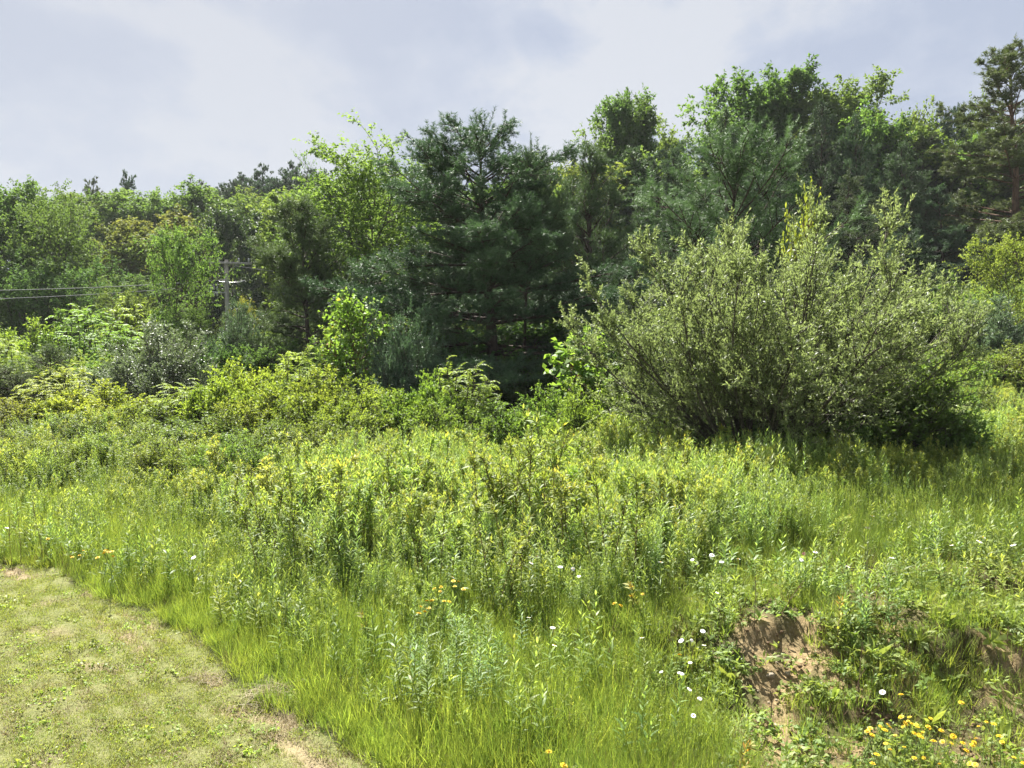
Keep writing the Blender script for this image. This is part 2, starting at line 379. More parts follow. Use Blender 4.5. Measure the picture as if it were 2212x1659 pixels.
# ------------------------------------------------------------------ plants (each returns a list of parts: (name, mesh))
def broadleaf(seed, h, w, n1=26, n2=6, n3=6, nl=9, leaf=(.12, .065), base=.18, trunk=.13, mat='decid', bark='bark', up=.05, oval=.8, wob=.10, lean=(0, 0), top=.3):
    r = np.random.default_rng(seed); tb, cb = Buf(), Buf()
    tp = polyl(np.zeros((1, 3)), np.array([[lean[0], lean[1], 1.]]), np.array([h*.9]), 10, .06, (0, 0, .06), r)
    tube(tb, tp, [trunk], [trunk*.12], 7)
    t = np.clip(base+(.985-base)*(np.arange(n1)+r.random(n1))/n1, 0, .985)
    s = (t-base)/(1-base); P, T = samp(tp, np.zeros(n1, int), t)
    U, W = perp(T); az = np.arange(n1)*2.4+r.normal(0, .4, n1)
    a = np.radians(72-48*s)+r.normal(0, .12, n1)
    D = np.cos(a)[:, None]*T+np.sin(a)[:, None]*(np.cos(az)[:, None]*U+np.sin(az)[:, None]*W)
    env = np.sin(np.pi*np.clip(.16+.80*s, 0, 1))**oval
    L = w/2*env*(.75+.4*r.random(n1) if base < .24 else .45+.75*r.random(n1))/np.maximum(np.sin(a), .6)+top*h*.05
    b1 = polyl(P, D, L, 6, wob, (0, 0, up), r)
    tube(tb, b1, trunk*.42*(1-.6*s), np.full(n1, .012), 4)
    i2, t2, P2, D2 = kids(b1, np.maximum(2, np.round(n2*L/L.mean()).astype(int)), .18, 1, .75, .2, r)
    L2 = L[i2]*(.50-.25*t2)*(.7+.6*r.random(len(i2)))+.25
    b2 = polyl(P2, D2, L2, 4, wob, (0, 0, up), r)
    tube(tb, b2, np.full(len(b2), .018), np.full(len(b2), .006), 3)
    i3, t3, P3, D3 = kids(b2, n3, .15, 1, .8, .25, r)
    L3 = L2[i3]*.45*(.6+.6*r.random(len(i3)))+.12
    b3 = polyl(P3, D3, L3, 3, wob, (0, 0, up*.5), r)
    tint1 = r.normal(.45, .17, n1)[i2][i3]+r.normal(0, .10, len(b2))[i3]
    for bb, nn, tt in ((b3, nl, tint1), (b2, nl, r.normal(.45, .17, n1)[i2])):
        i4, t4, P4, D4 = kids(bb, nn, .1, 1, .9, .35, r)
        D4 = nrm(D4+r.normal(0, .3, D4.shape)+[0, 0, -.28]); k = (.65+.6*r.random(len(P4)))
        leafq(cb, P4, D4, leaf[0]*k, leaf[1]*k, np.clip(tt[i4]+r.normal(0, .14, len(P4)), 0, 1), r)
    return fin(tb, cb, ('trunk', 'crown'), bark, mat)
def pine(seed, h, w, nwh=17, nb=5, n2=8, n3=6, per=22, needle=(.085, .010), base=.08, trunk=.16, mat='pine', a0=86, a1=32, prof=.75, up=.035, jit=.32, flat2=.45, whj=.35, skip=.1, shoot=.26, leaders=5, droop=0, lead=.10, bare=.0, conc=1.0, stag=.0, nb_mat='pbark', t2min=.22):
    r = np.random.default_rng(seed); tb, cb = Buf(), Buf()
    tp = polyl(np.zeros((1, 3)), np.array([[0, 0, 1.]]), np.array([h*.97]), 12, .03, (0, 0, .05), r)
    tube(tb, tp, [trunk], [trunk*.10], 7)
    tt = np.repeat(base+(.97-base)*(np.arange(nwh)/(nwh-1))**conc, nb)
    n1 = len(tt); tt = np.clip(tt+r.normal(0, whj/nwh, n1), base*.5, .975)
    keep = r.random(n1) > skip; tt = tt[keep]; n1 = len(tt)
    s = np.clip((tt-base)/(1-base), 0, 1); P, T = samp(tp, np.zeros(n1, int), tt); U, W = perp(T)
    az = r.random(n1)*2*np.pi; a = np.radians(a0+(a1-a0)*s**1.15)+r.normal(0, .10, n1)
    D = np.cos(a)[:, None]*T+np.sin(a)[:, None]*(np.cos(az)[:, None]*U+np.sin(az)[:, None]*W)
    lowt = smooth((s+.06)/.16)*.3+.7
    L = w/2*(1-s)**prof*lowt*np.clip(1+r.normal(0, jit, n1), .35, 1.4)+.35
    b1 = polyl(P, D, L, 7, .07, (0, 0, up), r)
    tube(tb, b1, trunk*.33*(1-.75*s)+.008, np.full(n1, .010), 4)
    i2, t2, P2, D2 = kids(b1, np.maximum(2, np.round(n2*(L/L.mean())**1.2).astype(int)), t2min, 1, .85, .2, r)
    D2[:, 2] *= flat2; D2 = nrm(D2+[0, 0, .10-droop])
    L2 = L[i2]*.42*(1.15-t2)*(.6+.6*r.random(len(i2)))+.18
    b2 = polyl(P2, D2, L2, 4, .09, (0, 0, up*1.5-droop*.3), r)
    tube(tb, b2, np.full(len(b2), .014), np.full(len(b2), .005), 3)
    i3, t3, P3, D3 = kids(b2, np.maximum(2, np.round(n3*(L2/L2.mean())**.8).astype(int)), .2, 1, .75, .25, r)
    D3 = nrm(D3+[0, 0, .28])
    L3 = shoot*(.6+.8*r.random(len(i3)))
    b3 = polyl(P3, D3, L3, 3, .08, (0, 0, .10), r)
    tint = r.normal(.34, .13, n1)[i2]+.35*t2**2+r.normal(0, .08, len(b2))
    m3 = r.random(len(b3)) > bare
    needles(cb, b3[m3], per, *needle, r, tint[i3][m3])
    needles(cb, b2[:, 2:], max(4, per//2), *needle, r, tint)
    i2b, t2b, P2b, D2b = kids(b1, 2, .9, 1, .4, .2, r)
    be = polyl(P2b, D2b+[0, 0, .3], np.full(len(P2b), shoot*1.2), 3, .05, (0, 0, .15), r)
    needles(cb, be, per+6, *needle, r, np.full(len(be), .6))
    # upright leading shoots
    if leaders:
        Pt, Tt = samp(tp, np.zeros(leaders, int), .88+.11*r.random(leaders))
        Dl = np.stack([r.normal(0, .25, leaders), r.normal(0, .25, leaders), np.ones(leaders)], 1)
        lb = polyl(Pt, Dl, h*lead*(.5+.6*r.random(leaders)), 4, .04, (0, 0, .1), r)
        tube(tb, lb, np.full(leaders, .014), np.full(leaders, .005), 3)
        needles(cb, lb, per*4, needle[0]*1.1, needle[1], r, np.full(leaders, .65), .1, 1.0)
    return fin(tb, cb, ('trunk', 'crown'), nb_mat, mat)
def bush(seed, h, w, ns=16, n2=8, n3=6, nl=10, leaf=(.07, .034), mat='yel', bark='bark', a_max=66, up=.05, baser=.2, wob=.10, lean=0.0, stem=.028, t2=.25, newgrowth=.35, twig=True, L2f=.38, pw=2.0):
    r = np.random.default_rng(seed); tb, cb = Buf(), Buf()
    az = np.arange(ns)*2.4+r.normal(0, .3, ns); a = np.radians(a_max)*np.sqrt((np.arange(ns)+.5)/ns)+r.normal(0, .06, ns)
    P = np.stack([np.cos(az)*baser*r.random(ns), np.sin(az)*baser*r.random(ns), np.zeros(ns)], 1)
    D = np.stack([np.sin(a)*np.cos(az)+lean, np.sin(a)*np.sin(az), np.cos(a)], 1)
    L = 1/((np.sin(a)/(w/2))**pw+(np.cos(a)/h)**pw)**(1/pw)*(.72+.3*r.random(ns))*(1+lean*.5*np.cos(az))
    b1 = polyl(P, D, L, 8, wob*.7, (0, 0, up), r)
    tube(tb, b1, stem*(.6+.8*r.random(ns)), np.full(ns, .006), 5)
    i2, t2_, P2, D2 = kids(b1, n2, t2, 1, .62, .2, r)
    D2 = nrm(D2+[0, 0, .15])
    Lb = L[i2]*L2f*(1.25-t2_)*(.6+.6*r.random(len(i2)))+.15
    b2 = polyl(P2, D2, Lb, 5, wob, (0, 0, up), r)
    if twig: tube(tb, b2, np.full(len(b2), stem*.28), np.full(len(b2), .004), 3)
    i3, t3, P3, D3 = kids(b2, n3, .1, 1, .65, .2, r)
    L3 = Lb[i3]*.5*(.6+.6*r.random(len(i3)))+.1
    b3 = polyl(P3, nrm(D3+[0, 0, .12]), L3, 4, wob, (0, 0, up*.8), r)
    if twig: tube(tb, b3, np.full(len(b3), .0055), np.full(len(b3), .002), 3)
    ti = (r.normal(.4, .14, ns)[i2]+r.normal(0, .08, len(b2)))[i3]
    i4, t4, P4, D4 = kids(b3, nl, .08, 1, .75, .25, r)
    k = .65+.6*r.random(len(P4)); D4 = nrm(D4+r.normal(0, .18, D4.shape))
    leafq(cb, P4, D4, leaf[0]*k, leaf[1]*k, np.clip(ti[i4]+newgrowth*(t4-.5)*np.clip(P4[:, 2]/h, 0, 1)+r.normal(0, .12, len(P4)), 0, 1), r)
    return fin(tb, cb, ('stems', 'foliage'), bark, mat)
def sumac(seed, h, w, ns=14, fr=9, pairs=8, mat='yel', flen=.48, lf=(.11, .034)):
    r = np.random.default_rng(seed); tb, cb = Buf(), Buf()
    az = np.arange(ns)*2.4; rad = w/2*np.sqrt((np.arange(ns)+.3)/ns)
    P = np.stack([np.cos(az)*rad*.45, np.sin(az)*rad*.45, np.zeros(ns)], 1)
    tip = np.stack([np.cos(az)*rad, np.sin(az)*rad, h*(.95-.45*(rad/(w/2))**2)*(.8+.25*r.random(ns))], 1)
    b1 = polyl(P, tip-P+[0, 0, .2], np.linalg.norm(tip-P, axis=1), 6, .06, (0, 0, .03), r)
    tube(tb, b1, np.full(ns, .025), np.full(ns, .009), 4)
    i2, t2, P2, D2 = kids(b1, fr, .30, 1, .95, .2, r, tpow=.55)
    D2 = nrm(D2*[1, 1, .9]+[0, 0, .45]+r.normal(0, .2, D2.shape))
    Lf = flen*(.6+.5*r.random(len(i2))); b2 = polyl(P2, D2, Lf, 6, .06, (0, 0, -.22), r)
    tube(tb, b2, np.full(len(b2), .005), np.full(len(b2), .002), 3)
    m = len(b2); tn = np.repeat(np.clip(.25+.5*t2*np.clip(b2[:, 0, 2]/h, 0, 1)+r.normal(0, .12, m), 0, 1), pairs)
    for sd in (-1, 1):
        idx = np.repeat(np.arange(m), pairs); t = np.tile((np.arange(pairs)+1)/pairs, m)
        Q, T = samp(b2, idx, t); S = nrm(np.cross(T, np.array([0, 0, 1.])))
        Dl = nrm(S*sd+T*.55+[0, 0, -.22]+r.normal(0, .1, Q.shape))
        k = (1-.45*np.abs(t-.45)*1.3)*(.85+.3*r.random(len(t)))
        leafq(cb, Q, Dl, lf[0]*k, lf[1]*k, np.clip(tn+r.normal(0, .07, len(tn)), 0, 1), r, flat=1.3)
    return fin(tb, cb, ('stems', 'foliage'), 'bark', mat)
def stalk_bufs(tb, cb, r, h, org=(0, 0, 0), n=60, ll=.10, lw=.017, t0=.2, droop=.35, ang=1.0, lean=.10, red=0.0, branch=0):
    tp = polyl(np.array([org], float), np.array([[r.normal(0, lean), r.normal(0, lean), 1.]]), np.array([h]), 6, .04, (0, 0, .03), r)
    tube(tb, tp, [.0042], [.0018], 3)
    allp = [tp]
    if branch:
        i, t, P, D = kids(tp, branch, .45, .92, .6, .12, r)
        b = polyl(P, D, h*.30*(1.15-t), 6, .05, (0, 0, .07), r); tube(tb, b, np.full(branch, .0028), np.full(branch, .0014), 3); allp.append(b)
    for q in allp:
        per = n if q is tp else max(8, n//4); m = len(q)*per
        idx = np.repeat(np.arange(len(q)), per); t = np.tile(t0+(1-t0)*(np.arange(per)+.5)/per, len(q))
        P, T = samp(q, idx, t); U, W = perp(T); ph = np.arange(m)*2.4+r.normal(0, .25, m)
        a = ang*(1.25-.85*t)+r.normal(0, .12, m)
        D = np.cos(a)[:, None]*T+np.sin(a)[:, None]*(np.cos(ph)[:, None]*U+np.sin(ph)[:, None]*W)
        k = (1.05-.50*t)*(.7+.5*r.random(m)); k = np.where(t < .35, k*.8, k)
        tint = np.clip(.12+.62*t**2+r.normal(0, .12, m)+np.where((t > .88), red, 0), 0, 1)  # yellower tips, plus lit top leaves painted lighter with height
        ribbon(cb, P, D, ll*k, lw*k, droop*(1.1-.7*t), tint, r, 3, [.25, 1.0, .72, .05])
def stalk(seed, h=.95, mat='gold', **kw):
    r = np.random.default_rng(seed); tb, cb = Buf(), Buf(); stalk_bufs(tb, cb, r, h, **kw)
    return fin(tb, cb, ('stem', 'leaves'), 'rstem' if kw.get('red') else 'stem', mat)
def stalk_patch(seed, count=7, rad=.28, h=(.7, 1.0), mat='gold', **kw):
    r = np.random.default_rng(seed); cb = Buf()
    for i in range(count):
        a = r.random()*6.28; d = rad*math.sqrt(r.random()); stalk_bufs(cb, cb, r, r.uniform(*h), (d*math.cos(a), d*math.sin(a), 0), **kw)
    return cb.mesh('weed_patch', M[mat])
def grass_tuft(seed, n=40, rad=.12, h=(.25, .45), w=.006, bend=.5, mat='grass', tint=(.5, .2), heads=0, segs=4):
    r = np.random.default_rng(seed); cb = Buf()
    a = r.random(n)*6.28; d = rad*np.sqrt(r.random(n)); P = np.stack([d*np.cos(a), d*np.sin(a), np.zeros(n)-.01], 1)
    a2 = a+r.normal(0, 1.2, n); ln = bend*(.12+.9*r.random(n))
    D = np.stack([np.cos(a2)*ln, np.sin(a2)*ln, np.ones(n)], 1)
    L = r.uniform(*h, n)
    ribbon(cb, P, D, L, w*(.7+.6*r.random(n)), bend*.75*r.random(n), np.clip(r.normal(*tint, n), 0, 1), r, segs)
    if heads:
        Q = P[:heads]*.7; Dh = np.stack([r.normal(0, .08, heads), r.normal(0, .08, heads), np.ones(heads)], 1)
        s = polyl(Q, Dh, np.full(heads, h[1]*1.25), 5, .03, (0, 0, 0), r); tube(cb, s, np.full(heads, .0013), np.full(heads, .0008), 3, .9)
        i, t, P3, D3 = kids(s, 26, .80, 1, .5, .2, r)
        leafq(cb, P3, D3, .016, .004, np.full(len(P3), .95), r)
    return cb.mesh('grass_tuft', M[mat])
def herb_patch(seed, n=14, rad=.2, h=(.08, .2), leaf=(.05, .028), nl=9, mat='herb'):
    r = np.random.default_rng(seed); cb = Buf()
    a = r.random(n)*6.28; d = rad*np.sqrt(r.random(n)); P = np.stack([d*np.cos(a), d*np.sin(a), np.zeros(n)], 1)
    s = polyl(P, np.stack([r.normal(0, .3, n), r.normal(0, .3, n), np.ones(n)], 1), r.uniform(*h, n), 4, .1, (0, 0, 0), r)
    tube(cb, s, np.full(n, .0025), np.full(n, .001), 3, .4)
    i, t, P2, D2 = kids(s, nl, .15, 1, 1.1, .3, r)
    k = .6+.7*r.random(len(P2))
    leafq(cb, P2, D2, leaf[0]*k, leaf[1]*k, np.clip(r.normal(.5, .2, n)[i]+r.normal(0, .12, len(P2)), 0, 1), r, flat=1.6)
    return cb.mesh('herb_patch', M[mat])
def rosette(seed, n=13, L=.30, W=.065, up=.9, mat='herb', droop=.5, tint=.6):
    r = np.random.default_rng(seed); cb = Buf()
    a = np.arange(n)*2.4; D = np.stack([np.cos(a), np.sin(a), up*(.4+.9*r.random(n))], 1)
    ribbon(cb, np.zeros((n, 3)), D, L*(.6+.5*r.random(n)), W*(.7+.5*r.random(n)), droop*(.6+.6*r.random(n)), np.clip(r.normal(tint, .18, n), 0, 1), r, 5, [.22, .6, 1, .95, .6, .05])
    return cb.mesh('leaves', M[mat])

# ------------------------------------------------------------------ linking
def put(name, mesh, parent=None, loc=(0, 0, 0)):
    o = bpy.data.objects.new(name, mesh); COL.objects.link(o); o.location = loc
    if parent is not None: o.parent = parent
    return o
def tagp(o, label=None, cat=None, group=None, kind=None):
    if label: o['label'] = label
    if cat: o['category'] = cat
    if group: o['group'] = group
    if kind: o['kind'] = kind
def plant(name, proto, loc, rz, scale, label, cat, group=None, color=(1, 1, 1), tilt=(0, 0)):
    root = bpy.data.objects.new(name, None); COL.objects.link(root); root.empty_display_size = .3
    root.location = loc; root.rotation_euler = (tilt[0], tilt[1], rz); root.scale = scale
    tagp(root, label, cat, group)
    for pn, me in proto[0]:
        c = put(pn, me, root); c.color = (*color, 1)
    return root
def tree_at(name, proto, px, top, d, wpx, label, cat='tree', group=None, color=(1, 1, 1), rz=None, sink=.05, zbase=None):
    p = at_depth(px, top, d); zb = float(Hg(p[0], d)) if zbase is None else zbase
    h = max(.3, p[2]-zb); sh = h/proto[1]; sw = (wpx/FPX*d)/proto[2]
    return plant(name, proto, (p[0], d, zb-sink), rng.random()*6.28 if rz is None else rz, (sw, sw, sh), label, cat, group, color)
def scatter(name, protos, P, pick, rz, sc_, label, cat, tilt=None):
    me = bpy.data.meshes.new(name); me.vertices.add(len(P)); me.vertices.foreach_set('co', np.asarray(P, np.float32).ravel())
    a = me.attributes.new('rot', 'FLOAT_VECTOR', 'POINT')
    R = np.zeros((len(P), 3)); R[:, 2] = rz
    R[:, :2] = rng.normal(0, .07, (len(P), 2)) if tilt is None else tilt
    a.data.foreach_set('vector', R.astype(np.float32).ravel())
    a = me.attributes.new('scl', 'FLOAT', 'POINT'); a.data.foreach_set('value', np.asarray(sc_, np.float32))
    a = me.attributes.new('pick', 'INT', 'POINT'); a.data.foreach_set('value', np.asarray(pick, np.int32))
    me.update(); o = put(name, me); tagp(o, label, cat, None, 'stuff')
    g = bpy.data.node_groups.new(name, 'GeometryNodeTree')
    g.interface.new_socket('Geometry', in_out='INPUT', socket_type='NodeSocketGeometry'); g.interface.new_socket('Geometry', in_out='OUTPUT', socket_type='NodeSocketGeometry')
    n, l = g.nodes, g.links
    gi, go, jn = n.new('NodeGroupInput'), n.new('NodeGroupOutput'), n.new('GeometryNodeJoinGeometry')
    def named(nm, t):
        x = n.new('GeometryNodeInputNamedAttribute'); x.data_type = t; x.inputs['Name'].default_value = nm; return x.outputs['Attribute']
    ar, as_, ap = named('rot', 'FLOAT_VECTOR'), named('scl', 'FLOAT'), named('pick', 'INT')
    for i, pm in enumerate(protos):
        po = bpy.data.objects.new(pm.name, pm)
        oi = n.new('GeometryNodeObjectInfo'); oi.inputs['Object'].default_value = po; oi.inputs['As Instance'].default_value = False
        cmp = n.new('FunctionNodeCompare'); cmp.data_type = 'INT'; cmp.operation = 'EQUAL'; l.new(ap, cmp.inputs[2]); cmp.inputs[3].default_value = i
        ip = n.new('GeometryNodeInstanceOnPoints')
        l.new(gi.outputs[0], ip.inputs['Points']); l.new(cmp.outputs[0], ip.inputs['Selection']); l.new(oi.outputs['Geometry'], ip.inputs['Instance'])
        l.new(ar, ip.inputs['Rotation']); l.new(as_, ip.inputs['Scale']); l.new(ip.outputs[0], jn.inputs[0])
    l.new(jn.outputs[0], go.inputs[0])
    md = o.modifiers.new('scatter', 'NODES'); md.node_group = g
    return o
def field(n, x0, x1, y0, y1, margin=.62):
    # random ground points inside the view wedge
    y = y0+(y1-y0)*rng.random(n); x = rng.uniform(-1, 1, n)*(y*margin+.6)
    k = (x > x0) & (x < x1); return x[k], y[k]

# ------------------------------------------------------------------ ground
gx = np.unique(np.concatenate([np.arange(-6.2, 4.8, .035), np.arange(-14, 14, .25), np.arange(-80, 80, 2.0), np.linspace(-2000, 2000, 60)]))
gy = np.unique(np.concatenate([np.arange(3.4, 8.6, .035), np.arange(-4, 20, .25), np.arange(-20, 150, 2.0), np.linspace(-1500, 3000, 60)]))
X, Y = np.meshgrid(gx, gy); Z = Hg(X, Y)
nx, ny = len(gx), len(gy)
gb = Buf(); ii = (np.arange(ny-1)[:, None]*nx+np.arange(nx-1)[None]).ravel()
lawn = (lawn_sd(X, Y) < 0)*(1-smooth((Y-30)/10)); rut = rut_f(X, Y)*(Y < 12); dirt = dirt_f(X, Y)*(Y < 9)
bankz_ = smooth((X-.9)/.9)*(1-smooth((Y-6.3)/.8))*(Y > 3.2)*(X < 6)
dirt_c = np.maximum(dirt, bankz_*(.25+.6*smooth((vnoise(X, Y, 4.2, 41)-.45)/.2)))
Z = Z - .03*rut - .02*dirt + .020*dirt*(vnoise(X, Y, 13, 8)-.5)+.02*dirt*(vnoise(X, Y, 6, 9)-.5)+.012*dirt*(vnoise(X, Y, 26, 10)-.5)
gb.add(np.stack([X, Y, Z], -1), np.stack([ii, ii+1, ii+nx+1, ii+nx], -1))
gm = gb.mesh('ground', ground_mat(), True)
for nm, v in (('lawn', lawn), ('rut', rut), ('dirt', dirt_c)):
    a = gm.attributes.new(nm, 'FLOAT', 'POINT'); a.data.foreach_set('value', v.astype(np.float32).ravel())
go_ = put('ground', gm); go_['kind'] = 'structure'; go_['label'] = 'sloping ground under the meadow, lawn and wooded hillside'

# ------------------------------------------------------------------ prototypes: trees
BLK = dict(n2=9, n3=7, nl=12, leaf=(.19, .11), base=.1)
BL = [broadleaf(1, 11, 7, **BLK), broadleaf(2, 12, 6.5, n1=30, oval=.6, **BLK), broadleaf(3, 10, 7.5, n1=24, oval=.9, **BLK)]
FAR = dict(n2=8, n3=6, nl=10, leaf=(.30, .17), base=.1)
BLF = [broadleaf(11, 11, 7, n1=24, **FAR), broadleaf(12, 12, 6.5, n1=26, oval=.6, **FAR), broadleaf(13, 10, 8, n1=22, oval=.9, **FAR)]
BLD = [broadleaf(21, 11, 7, n1=24, mat='decid_dk', **FAR)]
ASH = [broadleaf(31, 15, 6, n1=30, n2=10, n3=7, nl=12, leaf=(.30, .14), base=.25, trunk=.18, up=.10, oval=.55), broadleaf(32, 15, 5.5, n1=26, n2=10, n3=7, nl=12, leaf=(.30, .14), base=.3, up=.12, oval=.5)]
PFK = dict(needle=(.20, .055), per=18, n2=10, n3=7, prof=.42, a1=45)
PF = [pine(41, 14, 6.5, nwh=16, **PFK), pine(42, 14, 6, nwh=14, jit=.45, skip=.2, **PFK)]
PD = [pine(51, 12, 7, nwh=18, mat='pine', needle=(.13, .024), per=22, n2=12, n3=8), pine(52, 12, 6.4, nwh=16, mat='pine', needle=(.13, .024), per=22, n2=12, n3=8, jit=.45, skip=.18), pine(53, 12, 6.4, nwh=18, mat='pine_ol', needle=(.13, .022), per=20, n2=12, n3=8, skip=.15)]
PBR = pine(54, 15, 8, nwh=17, mat='pine', needle=(.15, .030), per=24, n2=14, n3=9, jit=.35, skip=.08, prof=.6, bare=.0, trunk=.2, leaders=4, nb_mat='rbark')

# ------------------------------------------------------------------ trees, far to near: (proto, px, top, depth, width px, label, colour)
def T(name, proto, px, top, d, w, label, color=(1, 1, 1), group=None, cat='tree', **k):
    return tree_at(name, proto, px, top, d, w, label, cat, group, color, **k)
# wooded hill at the back left
for i, (px, top, w) in enumerate([(478, 398, 60), (520, 378, 95), (572, 358, 85), (630, 352, 90), (672, 366, 90), (700, 372, 80)]):
    T('pine_tree', PF[i % 2], px, top, 100+i, w, ['small dark pine at the left end of the ridge pine row', 'rounded dark pine second from the left in the ridge pine row', 'pointed pine of the ridge row behind the utility pole', 'tall dark pine highest in the ridge row behind the utility pole', 'dark pine of the ridge row left of the leaning tree', 'dark pine half hidden behind the leaning tree crown'][i], (.75, .9, .95), 'pines along the left ridge')
for i in range(16):
    px = 430+i*19+rng.uniform(-6, 6)
    T('pine_tree', PF[i % 2], px, np.interp(px, [430, 480, 560, 700], [402, 390, 366, 372])+rng.uniform(2, 30), rng.uniform(95, 106), rng.uniform(85, 115), 'dark conifer packed into the ridge line above the utility pole', (rng.uniform(.7, .95), .92, .95), 'conifers packed along the ridge')
for i in range(14):
    px = 90+i*48+rng.uniform(-10, 10)
    T('broadleaf_tree', BLF[i % 3], px, 412+rng.uniform(0, 25), rng.uniform(86, 92), 150, 'green broadleaf tree in the unbroken canopy of the left hill', (rng.uniform(.8, 1.0), .95, .95), 'broadleaf canopy of the left hill')
T('pine_tree', PF[1], 270, 372, 96, 62, 'lone pointed conifer rising above the left hill treetops', (.8, .95, .95))
T('pine_tree', PF[1], 204, 386, 95, 60, 'thin sparse conifer showing above the left hill treetops', (.95, .9, .8))
T('bare_tree', pine(43, 12, 5, nwh=10, mat='pine_br', needle=(.14, .02), per=6, n2=5, n3=4, bare=.6, skip=.3), 415, 374, 94, 55, 'nearly leafless pale tree on the left ridge', (1.3, 1.2, 1.2))
T('pine_tree', PF[0], 436, 392, 97, 45, 'small rusty conifer beside the leafless ridge tree', (1.1, .85, .7))
for i, (px, top, w, d) in enumerate([(150, 404, 190, 84), (235, 408, 150, 82), (310, 412, 150, 80), (385, 404, 170, 83), (455, 420, 150, 82), (640, 420, 120, 84), (700, 415, 120, 82)]):
    T('broadleaf_tree', BLF[i % 3], px, top, d, w, ['broad green tree on the left hill behind the big rounded trees', 'light green tree on the left hill below the thin conifer', 'yellowish green tree on the hill below the lone conifer', 'wide green tree on the hill below the leafless tree', 'green tree on the hill below the small ridge pine', 'green tree on the hill under the ridge pines', 'green tree on the hill behind the leaning tree'][i], (.92, .98, .95) if i != 2 else (.95, .98, .95))
for i, (px, top, w, d) in enumerate([(550, 415, 120, 70), (600, 432, 100, 72), (330, 462, 170, 66), (250, 470, 150, 64), (505, 442, 130, 60), (590, 470, 150, 64), (420, 480, 160, 62), (660, 460, 120, 62)]):
    T('broadleaf_tree', BLD[0] if i in (4,) else BLF[(i+1) % 3], px, top, d, w, ['round light green tree above the utility pole', 'small light green tree right of the round hill tree', 'dull olive tree on the hill slope right of the big rounded trees', 'dark olive tree beside the big rounded trees at left', 'dark glossy maple behind the utility pole', 'green tree behind the pole wires and left pine', 'green tree on the slope behind the pale green young tree', 'green tree on the slope behind the left pine top'][i], [(1.1, 1.05, 1), (1.1, 1.05, 1), (1.05, .85, .9), (.9, .8, .85), (.8, .85, .9), (.95, .95, 1), (.95, 1, 1), (.9, .9, 1)][i])
# big rounded trees at the left edge
T('broadleaf_tree', BL[0], 55, 388, 50, 215, 'large rounded green tree second from the left edge', (.80, .92, .95))
T('broadleaf_tree', BL[2], 150, 410, 48, 190, 'large rounded green tree right of the tallest left tree', (.80, .92, .95))
T('broadleaf_tree', BL[1], -40, 392, 49, 200, 'large green tree cut by the left picture edge', (.80, .92, .95))
T('broadleaf_tree', BL[0], 20, 470, 46, 220, 'lower dense green tree in front of the tall left trees', (.75, .85, .95), sink=1.5)
T('broadleaf_tree', BL[2], 165, 500, 45, 180, 'dark green tree at the foot of the big rounded trees', (.72, .82, .95), sink=1.5)
T('broadleaf_tree', BL[1], 300, 560, 44, 170, 'dark green tree behind the two wires', (.7, .8, .95), sink=1)
# hill behind on the right
i = 0
for px, top, d, w, k, c, lb in [
    (760, 400, 74, 150, 'd', (.95, 1, 1), 'green hill tree behind the leaning tree crown'), (1190, 338, 70, 110, 'd', (1.05, 1.05, .9), 'light green hill tree right of the main pine top'),
    (1150, 350, 64, 120, 'p', (.9, 1, .9), 'dull pine just right of the main pine top'), (1240, 335, 62, 70, 'p', (.85, .95, .95), 'thin dark pine left of the olive pine'),
    (1460, 262, 60, 130, 'd', (1.1, 1.05, 1), 'light green tree right of the twin crowned tree'), (1420, 330, 58, 140, 'p', (.8, .95, .95), 'dark pine under the light green tree'),
    (1740, 260, 62, 100, 'd', (1, 1, 1), 'small green tree top between the two tallest broadleaf crowns'), (1985, 225, 58, 90, 'd', (1.1, 1.05, .9), 'sparse green tree right of the bright tall crown'),
    (2070, 232, 60, 100, 'p', (.7, .85, .9), 'dark pine on the right skyline left of the big edge pine'), (2030, 228, 57, 75, 'p', (.7, .85, .9), 'slender dark pine beside the bright tall crown'),
    (2095, 300, 56, 130, 'd', (1.15, 1.05, .85), 'light green tree behind the right edge pine'), (2130, 205, 60, 110, 'd', (.95, 1, 1), 'green tree left of the right edge pine top'),
    (2250, 240, 62, 150, 'd', (.95, 1, 1), 'green tree behind the right picture edge')]:
    T('pine_tree' if k == 'p' else 'broadleaf_tree', PF[i % 2] if k == 'p' else BLF[i % 3], px, top, d, w, lb, c); i += 1
T('broadleaf_tree', ASH[0], 1322, 228, 56, 150, 'open crowned green tree at the left of the tall hill trees', (.80, .92, .95))
T('broadleaf_tree', ASH[0], 1388, 200, 55, 130, 'narrow dark crowned tree beside the open crowned hill tree', (.85, .95, 1.0))
T('broadleaf_tree', ASH[0], 1558, 176, 54, 200, 'tallest dark green broadleaf tree above the open young pine', (.9, 1, 1.0))
T('broadleaf_tree', ASH[1], 1660, 165, 54, 185, 'narrow topped tall broadleaf tree right of the tallest one', (.92, 1, 1.0))
T('broadleaf_tree', ASH[1], 1610, 240, 52, 240, 'dense dark broadleaf tree between the two tallest crowns', (.75, .9, 1.0))
T('broadleaf_tree', ASH[0], 1890, 160, 50, 220, 'bright green tall broadleaf tree at the right of the skyline', (.9, 1, 1))
T('broadleaf_tree', BLF[1], 1915, 225, 47, 170, 'fine leaved bright green tree below the tall right crown', (.88, 1, .95))
